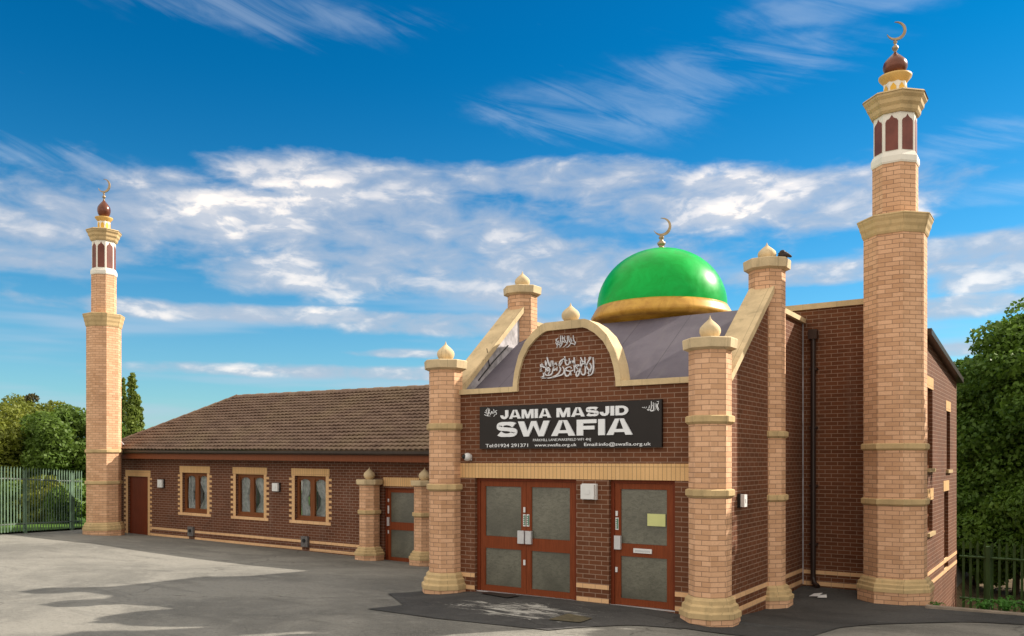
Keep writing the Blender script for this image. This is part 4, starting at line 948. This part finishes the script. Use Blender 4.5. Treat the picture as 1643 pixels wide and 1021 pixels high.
# ================================================================== FENCES
def fence(P0, P1, label, h, mat, step=.15, posts=2.6, zf=None, bury=0.):
    t = thing('palisade_fence', label, 'fence'); P0, P1 = Vector(P0), Vector(P1); d = P1-P0; L = d.length; d.normalize(); nrm = Vector((-d.y, d.x))
    zf = zf or (lambda x, y: gz(x, y))
    k = int(L/step); me = None
    for i in range(k):
        s = step*(i+.5); p = P0+d*s; z = zf(p.x, p.y)+.06
        w_ = .029; mb = MB(); zt = z+h
        a, b_ = p-d*w_, p+d*w_; q = p+nrm*.012
        mb.face([(a.x, a.y, z), (q.x, q.y, z), (q.x, q.y, zt), (a.x, a.y, zt-.07)]); mb.face([(q.x, q.y, z), (b_.x, b_.y, z), (b_.x, b_.y, zt-.07), (q.x, q.y, zt)])
        q2 = p+nrm*.004; mb.face([(q2.x, q2.y, z), (a.x, a.y, z), (a.x, a.y, zt-.07), (q2.x, q2.y, zt)]); mb.face([(b_.x, b_.y, z), (q2.x, q2.y, z), (q2.x, q2.y, zt), (b_.x, b_.y, zt-.07)])
        mb.build('pale', mat, t)
    np_ = int(L/posts)+1
    for i in range(np_+1):
        s = min(L, i*posts+.6); p = P0+d*s; z = zf(p.x, p.y); c0 = p-nrm*.05
        MB().box(c0.x-.045, c0.x+.045, c0.y-.045, c0.y+.045, z-.2, z+h-.05).build('post', mat, t)
    for zz in (.30, h-.32):
        mb = MB(); kk = max(1, int(L/1.3))
        pts = [(P0+d*(L*i/kk)) for i in range(kk+1)]; mb.tube([(p.x-nrm.x*.03, p.y-nrm.y*.03, zf(p.x, p.y)+zz) for p in pts], .028, 6); mb.build('rail', GALVR if mat == GALV else mat, t)
    return t
GALVR = plain('weathered_rail', (.10, .11, .10), .6, .2)
fence((-28.85, 16.3), (-24.5, 9.2), 'pale green galvanised palisade fence at the left of the yard', 2.0, GALV)
fence((-2.3, 22.6), (9.5, 21.2), 'dark green palisade fence under the trees beside the main block', 1.60, GALVD, zf=lambda x, y: -1.35)

# ================================================================== VEGETATION
def leaves(name, mat, blobs, n_, size, seed, parent, flat=.0, shell=.55):
    """leaf-sized quads through the volume of many small lobes; blobs: (cx,cy,cz,rx,ry,rz)"""
    rg = np.random.default_rng(seed); B = np.array(blobs); vol = (B[:, 3]*B[:, 4]*B[:, 5])**.75; p = vol/vol.sum()
    idx = rg.choice(len(B), n_, p=p); d = rg.normal(size=(n_, 3)); d /= np.linalg.norm(d, axis=1)[:, None]
    rad = shell+(1.08-shell)*rg.random(n_)**.6; c = B[idx, :3]+d*B[idx, 3:]*rad[:, None]
    nrm = d*.8+rg.normal(size=(n_, 3))*.75+np.array([0, 0, .35]); nrm /= np.linalg.norm(nrm, axis=1)[:, None]
    t = np.cross(nrm, rg.normal(size=(n_, 3))); t /= np.linalg.norm(t, axis=1)[:, None]; b = np.cross(nrm, t)
    s = size*(.55+.9*rg.random(n_))[:, None]
    v = np.stack([c-t*s*.5, c+b*s*.30-t*s*.05, c+t*s*.55, c-b*s*.30-t*s*.05], 1).reshape(-1, 3)
    me = bpy.data.meshes.new(name); me.vertices.add(4*n_); me.vertices.foreach_set('co', v.ravel()); me.loops.add(4*n_); me.loops.foreach_set('vertex_index', np.arange(4*n_)); me.polygons.add(n_)
    me.polygons.foreach_set('loop_start', np.arange(0, 4*n_, 4)); me.polygons.foreach_set('loop_total', np.full(n_, 4)); me.update(calc_edges=True)
    at = me.attributes.new('rnd', 'FLOAT', 'FACE'); lob = rg.random(len(B))[idx]; at.data.foreach_set('value', np.clip(lob*.6+rg.random(n_)*.5, 0, 1))
    me.materials.append(mat); o = bpy.data.objects.new(name, me); COL.objects.link(o); o.parent = parent; return o
def tree(name, x, y, z0, h, r, label, mat, n_=16000, size=.22, seed=1, cz=.6, rz=None, lobes=46, cat='tree', trunk=True, group=None, lr=.30, column=False):
    t = thing(name, label, cat, group); rg = random.Random(seed); rz = rz or h*(1-cz)*.95; cc = z0+h*cz; bl = []
    for i in range(lobes):
        u = rg.uniform(-1, 1); a = rg.uniform(0, 6.283); k = rg.uniform(.45, .92); q = math.sqrt(1-u*u)
        px, py, pz = x+r*k*q*math.cos(a), y+r*k*q*math.sin(a), cc+rz*k*u
        if column:
            q = (i+.5)/lobes; pz = z0+h*(.12+.86*q); tp = (1-q**2.2)**.6; px, py = x+r*.55*tp*math.cos(a), y+r*.55*tp*math.sin(a)
        s = r*lr*rg.uniform(.65, 1.3)*(1 if not column else .35+.75*tp); bl.append((px, py, pz, s, s, s*rg.uniform(.6, .9)))
    leaves('crown', mat, bl, n_, size, seed, t)
    if trunk:
        m = MB(); m.tube([(x, y, z0-.3), (x+.05, y, z0+h*.25), (x-.03, y+.05, z0+h*.5), (x, y, z0+h*.8)], .035*h*.6+.03, 9, .03)
        for i in range(12):
            b = bl[i*3 % len(bl)]; s = rg.uniform(.2, .5); m.tube([(x, y, z0+h*s), ((x+b[0])/2, (y+b[1])/2, (z0+h*s+b[2])/2+.2), (b[0], b[1], b[2])], .045+.008*h*.5, 6, .015)
        m.build('trunk', BARK, t)
    return t
def at(u, Z): t = (u-821.5)/1360; return Z*(-.5547+.832*t), Z*(.832+.5547*t)
# left, behind the palisade
x, y = at(-45, 36); tree('broadleaf_tree', x, y, -.3, 5.1, 3.0, 'leftmost rounded broadleaf tree behind the pale fence', LEAF1, 36000, .15, 11, .55, lobes=80, lr=.25, group='broadleaf trees behind the left fence')
x, y = at(45, 39); tree('broadleaf_tree', x, y, -.3, 5.75, 2.6, 'tallest broadleaf tree behind the pale fence with a pointed top', LEAF1, 36000, .15, 12, .55, lobes=80, lr=.25, group='broadleaf trees behind the left fence')
x, y = at(112, 36); tree('broadleaf_tree', x, y, -.3, 5.15, 2.1, 'broadleaf tree close to the left of the distant minaret', LEAF3, 30000, .15, 13, .55, lobes=70, lr=.25, group='broadleaf trees behind the left fence')
x, y = at(52, 39.2); tree('conifer', x, y, -.3, 6.05, .7, 'small brownish conifer tip rising above the left trees', leafm('leaf_conifer', (.05, .045, .02), (.10, .09, .03)), 2500, .14, 14, .6, rz=2.4, lobes=22)
k = 0
for u, Zc, h, r in ((-30, 31.5, 1.6, 1.5), (22, 32.5, 1.1, 1.2), (75, 32.5, 1.9, 1.3), (122, 31.8, 1.7, 1.1)):
    x, y = at(u, Zc); k += 1
    tree('shrub', x, y, -.25, h, r, ['sunlit low shrub behind the far left end of the pale fence', 'lowest shrub behind the first bay of the pale fence', 'leafy shrub behind the middle bay of the pale fence', 'leafy shrub behind the fence next to the distant minaret'][k-1], (LEAF3, LEAF3, LEAF1, LEAF2)[k-1], 6000, .13, 20+k, .5, lobes=26, cat='shrub', trunk=False, group='shrubs behind the left fence', rz=h*.5)
# poplars far off
x, y = at(213, 62); tree('poplar', x, y, -.3, 9.0, .62, 'tall slender poplar just right of the distant minaret', LEAF4, 12000, .20, 31, .55, rz=4.0, lobes=90, lr=.5, column=True)
x, y = at(223, 63); tree('poplar', x, y, -.3, 7.4, .45, 'shorter poplar between the slender poplar and the hall roof', LEAF4, 8000, .20, 32, .5, rz=3.6, lobes=80, lr=.5, column=True)
x, y = at(199, 64); tree('poplar', x, y, -.3, 8.9, .35, 'thin poplar half hidden by the distant minaret', LEAF4, 6000, .20, 34, .55, rz=3.9, lobes=70, lr=.5, column=True)
x, y = at(218, 60); tree('round_tree', x, y, -.3, 4.5, 1.5, 'low round tree at the foot of the poplars', LEAF4, 12000, .2, 33, .5, lobes=26)
# right, beyond the main block
x, y = at(1604, 27); tree('tall_tree', x, y, -1.5, 7.5, 2.5, 'tall green tree directly right of the main block', LEAF2, 52000, .145, 41, .55, lobes=110, lr=.24, group='tall trees at the right edge')
x, y = at(1690, 25); tree('tall_tree', x, y, -1.5, 8.75, 3.0, 'tallest tree at the right edge of the picture', LEAF2, 62000, .145, 42, .55, lobes=120, lr=.24, group='tall trees at the right edge')
tree('tall_tree', 3.7, 20.2, -1.0, 9.3, 3.5, 'tree right of the picture edge that shades the yard', LEAF2, 26000, .26, 43, .6, lobes=80, group='tall trees at the right edge')
tree('tall_tree', 9.3, 20.5, -1.0, 9.5, 3.8, 'farther tree right of the picture edge that shades the yard', LEAF2, 22000, .30, 44, .6, lobes=80, group='tall trees at the right edge')
x, y = at(1562, 32); tree('round_tree', x, y, -1.5, 6.2, 2.3, 'dark lower tree behind the green fence by the main block', LEAF2, 26000, .16, 45, .5, lobes=60)
x, y = at(1630, 24.5); tree('shrub', x, y, -1.5, 3.6, 2.4, 'dark undergrowth shrub behind the green fence', LEAF2, 26000, .14, 46, .5, lobes=50, cat='shrub', rz=1.8)
x, y = at(1566, 25.5); tree('shrub', x, y, -1.6, 3.4, 1.5, 'dark shrub in the gap between the main block and the fence undergrowth', LEAF2, 22000, .13, 48, .5, lobes=50, cat='shrub', rz=1.9)
tree('tall_tree', 1.9, 18.3, -1.0, 8.7, 2.2, 'slimmer tree just outside the right edge of the picture nearest the kerb', LEAF2, 26000, .18, 47, .6, lobes=80, group='tall trees at the right edge')
# ferns by the kerb
def fern(x, y, seed, label, s=.32, k=9):
    t = thing('fern', label, 'plant', 'bright green weeds along the kerb'); rg = random.Random(seed); m = MB(); z = gz(x, y)
    for i in range(k):
        a = rg.uniform(0, 6.283); L = s*rg.uniform(.7, 1.2); P = []
        for j in range(7):
            q = j/6; P.append((x+L*q*math.cos(a), y+L*q*math.sin(a), z+L*.85*math.sin(q*2.2)*(1-.25*q)))
        for j in range(1, 7):
            p = P[j]; w_ = L*.26*(1-j/8); px, py = -math.sin(a)*w_, math.cos(a)*w_; b_ = P[j-1]
            for sg in (-1, 1): m.face([b_, ((b_[0]+p[0])/2+px*sg*.6, (b_[1]+p[1])/2+py*sg*.6, p[2]+.01), (p[0]+px*sg, p[1]+py*sg, p[2]-.015), p])
    m.build('fronds', LEAF5, t); return t
for i, (x, y, s, lb) in enumerate([(-1.25, 15.75, .30, 'fern weed behind the kerb in the middle of the group'), (-.95, 15.7, .34, 'largest fern weed behind the kerb'), (-.65, 15.72, .26, 'fern weed behind the kerb nearest the picture edge'), (-1.95, 15.7, .14, 'tiny weed at the foot of the large minaret')]): fern(x, y, i+3, lb, s, 14)
# litter by the corner
m = MB(); lx, ly = -3.85, 15.55; lz = gz(lx, ly)+.02
m.face([(lx-.12, ly-.05, lz), (lx+.05, ly-.09, lz+.02), (lx+.10, ly+.03, lz+.07), (lx-.06, ly+.06, lz+.04)]); m.face([(lx+.04, ly-.12, lz), (lx+.20, ly-.10, lz+.01), (lx+.17, ly, lz+.05), (lx+.05, ly-.02, lz+.03)])
tag(m.build('litter', WHITE), 'crumpled white litter on the tarmac near the brown downpipe', 'litter')
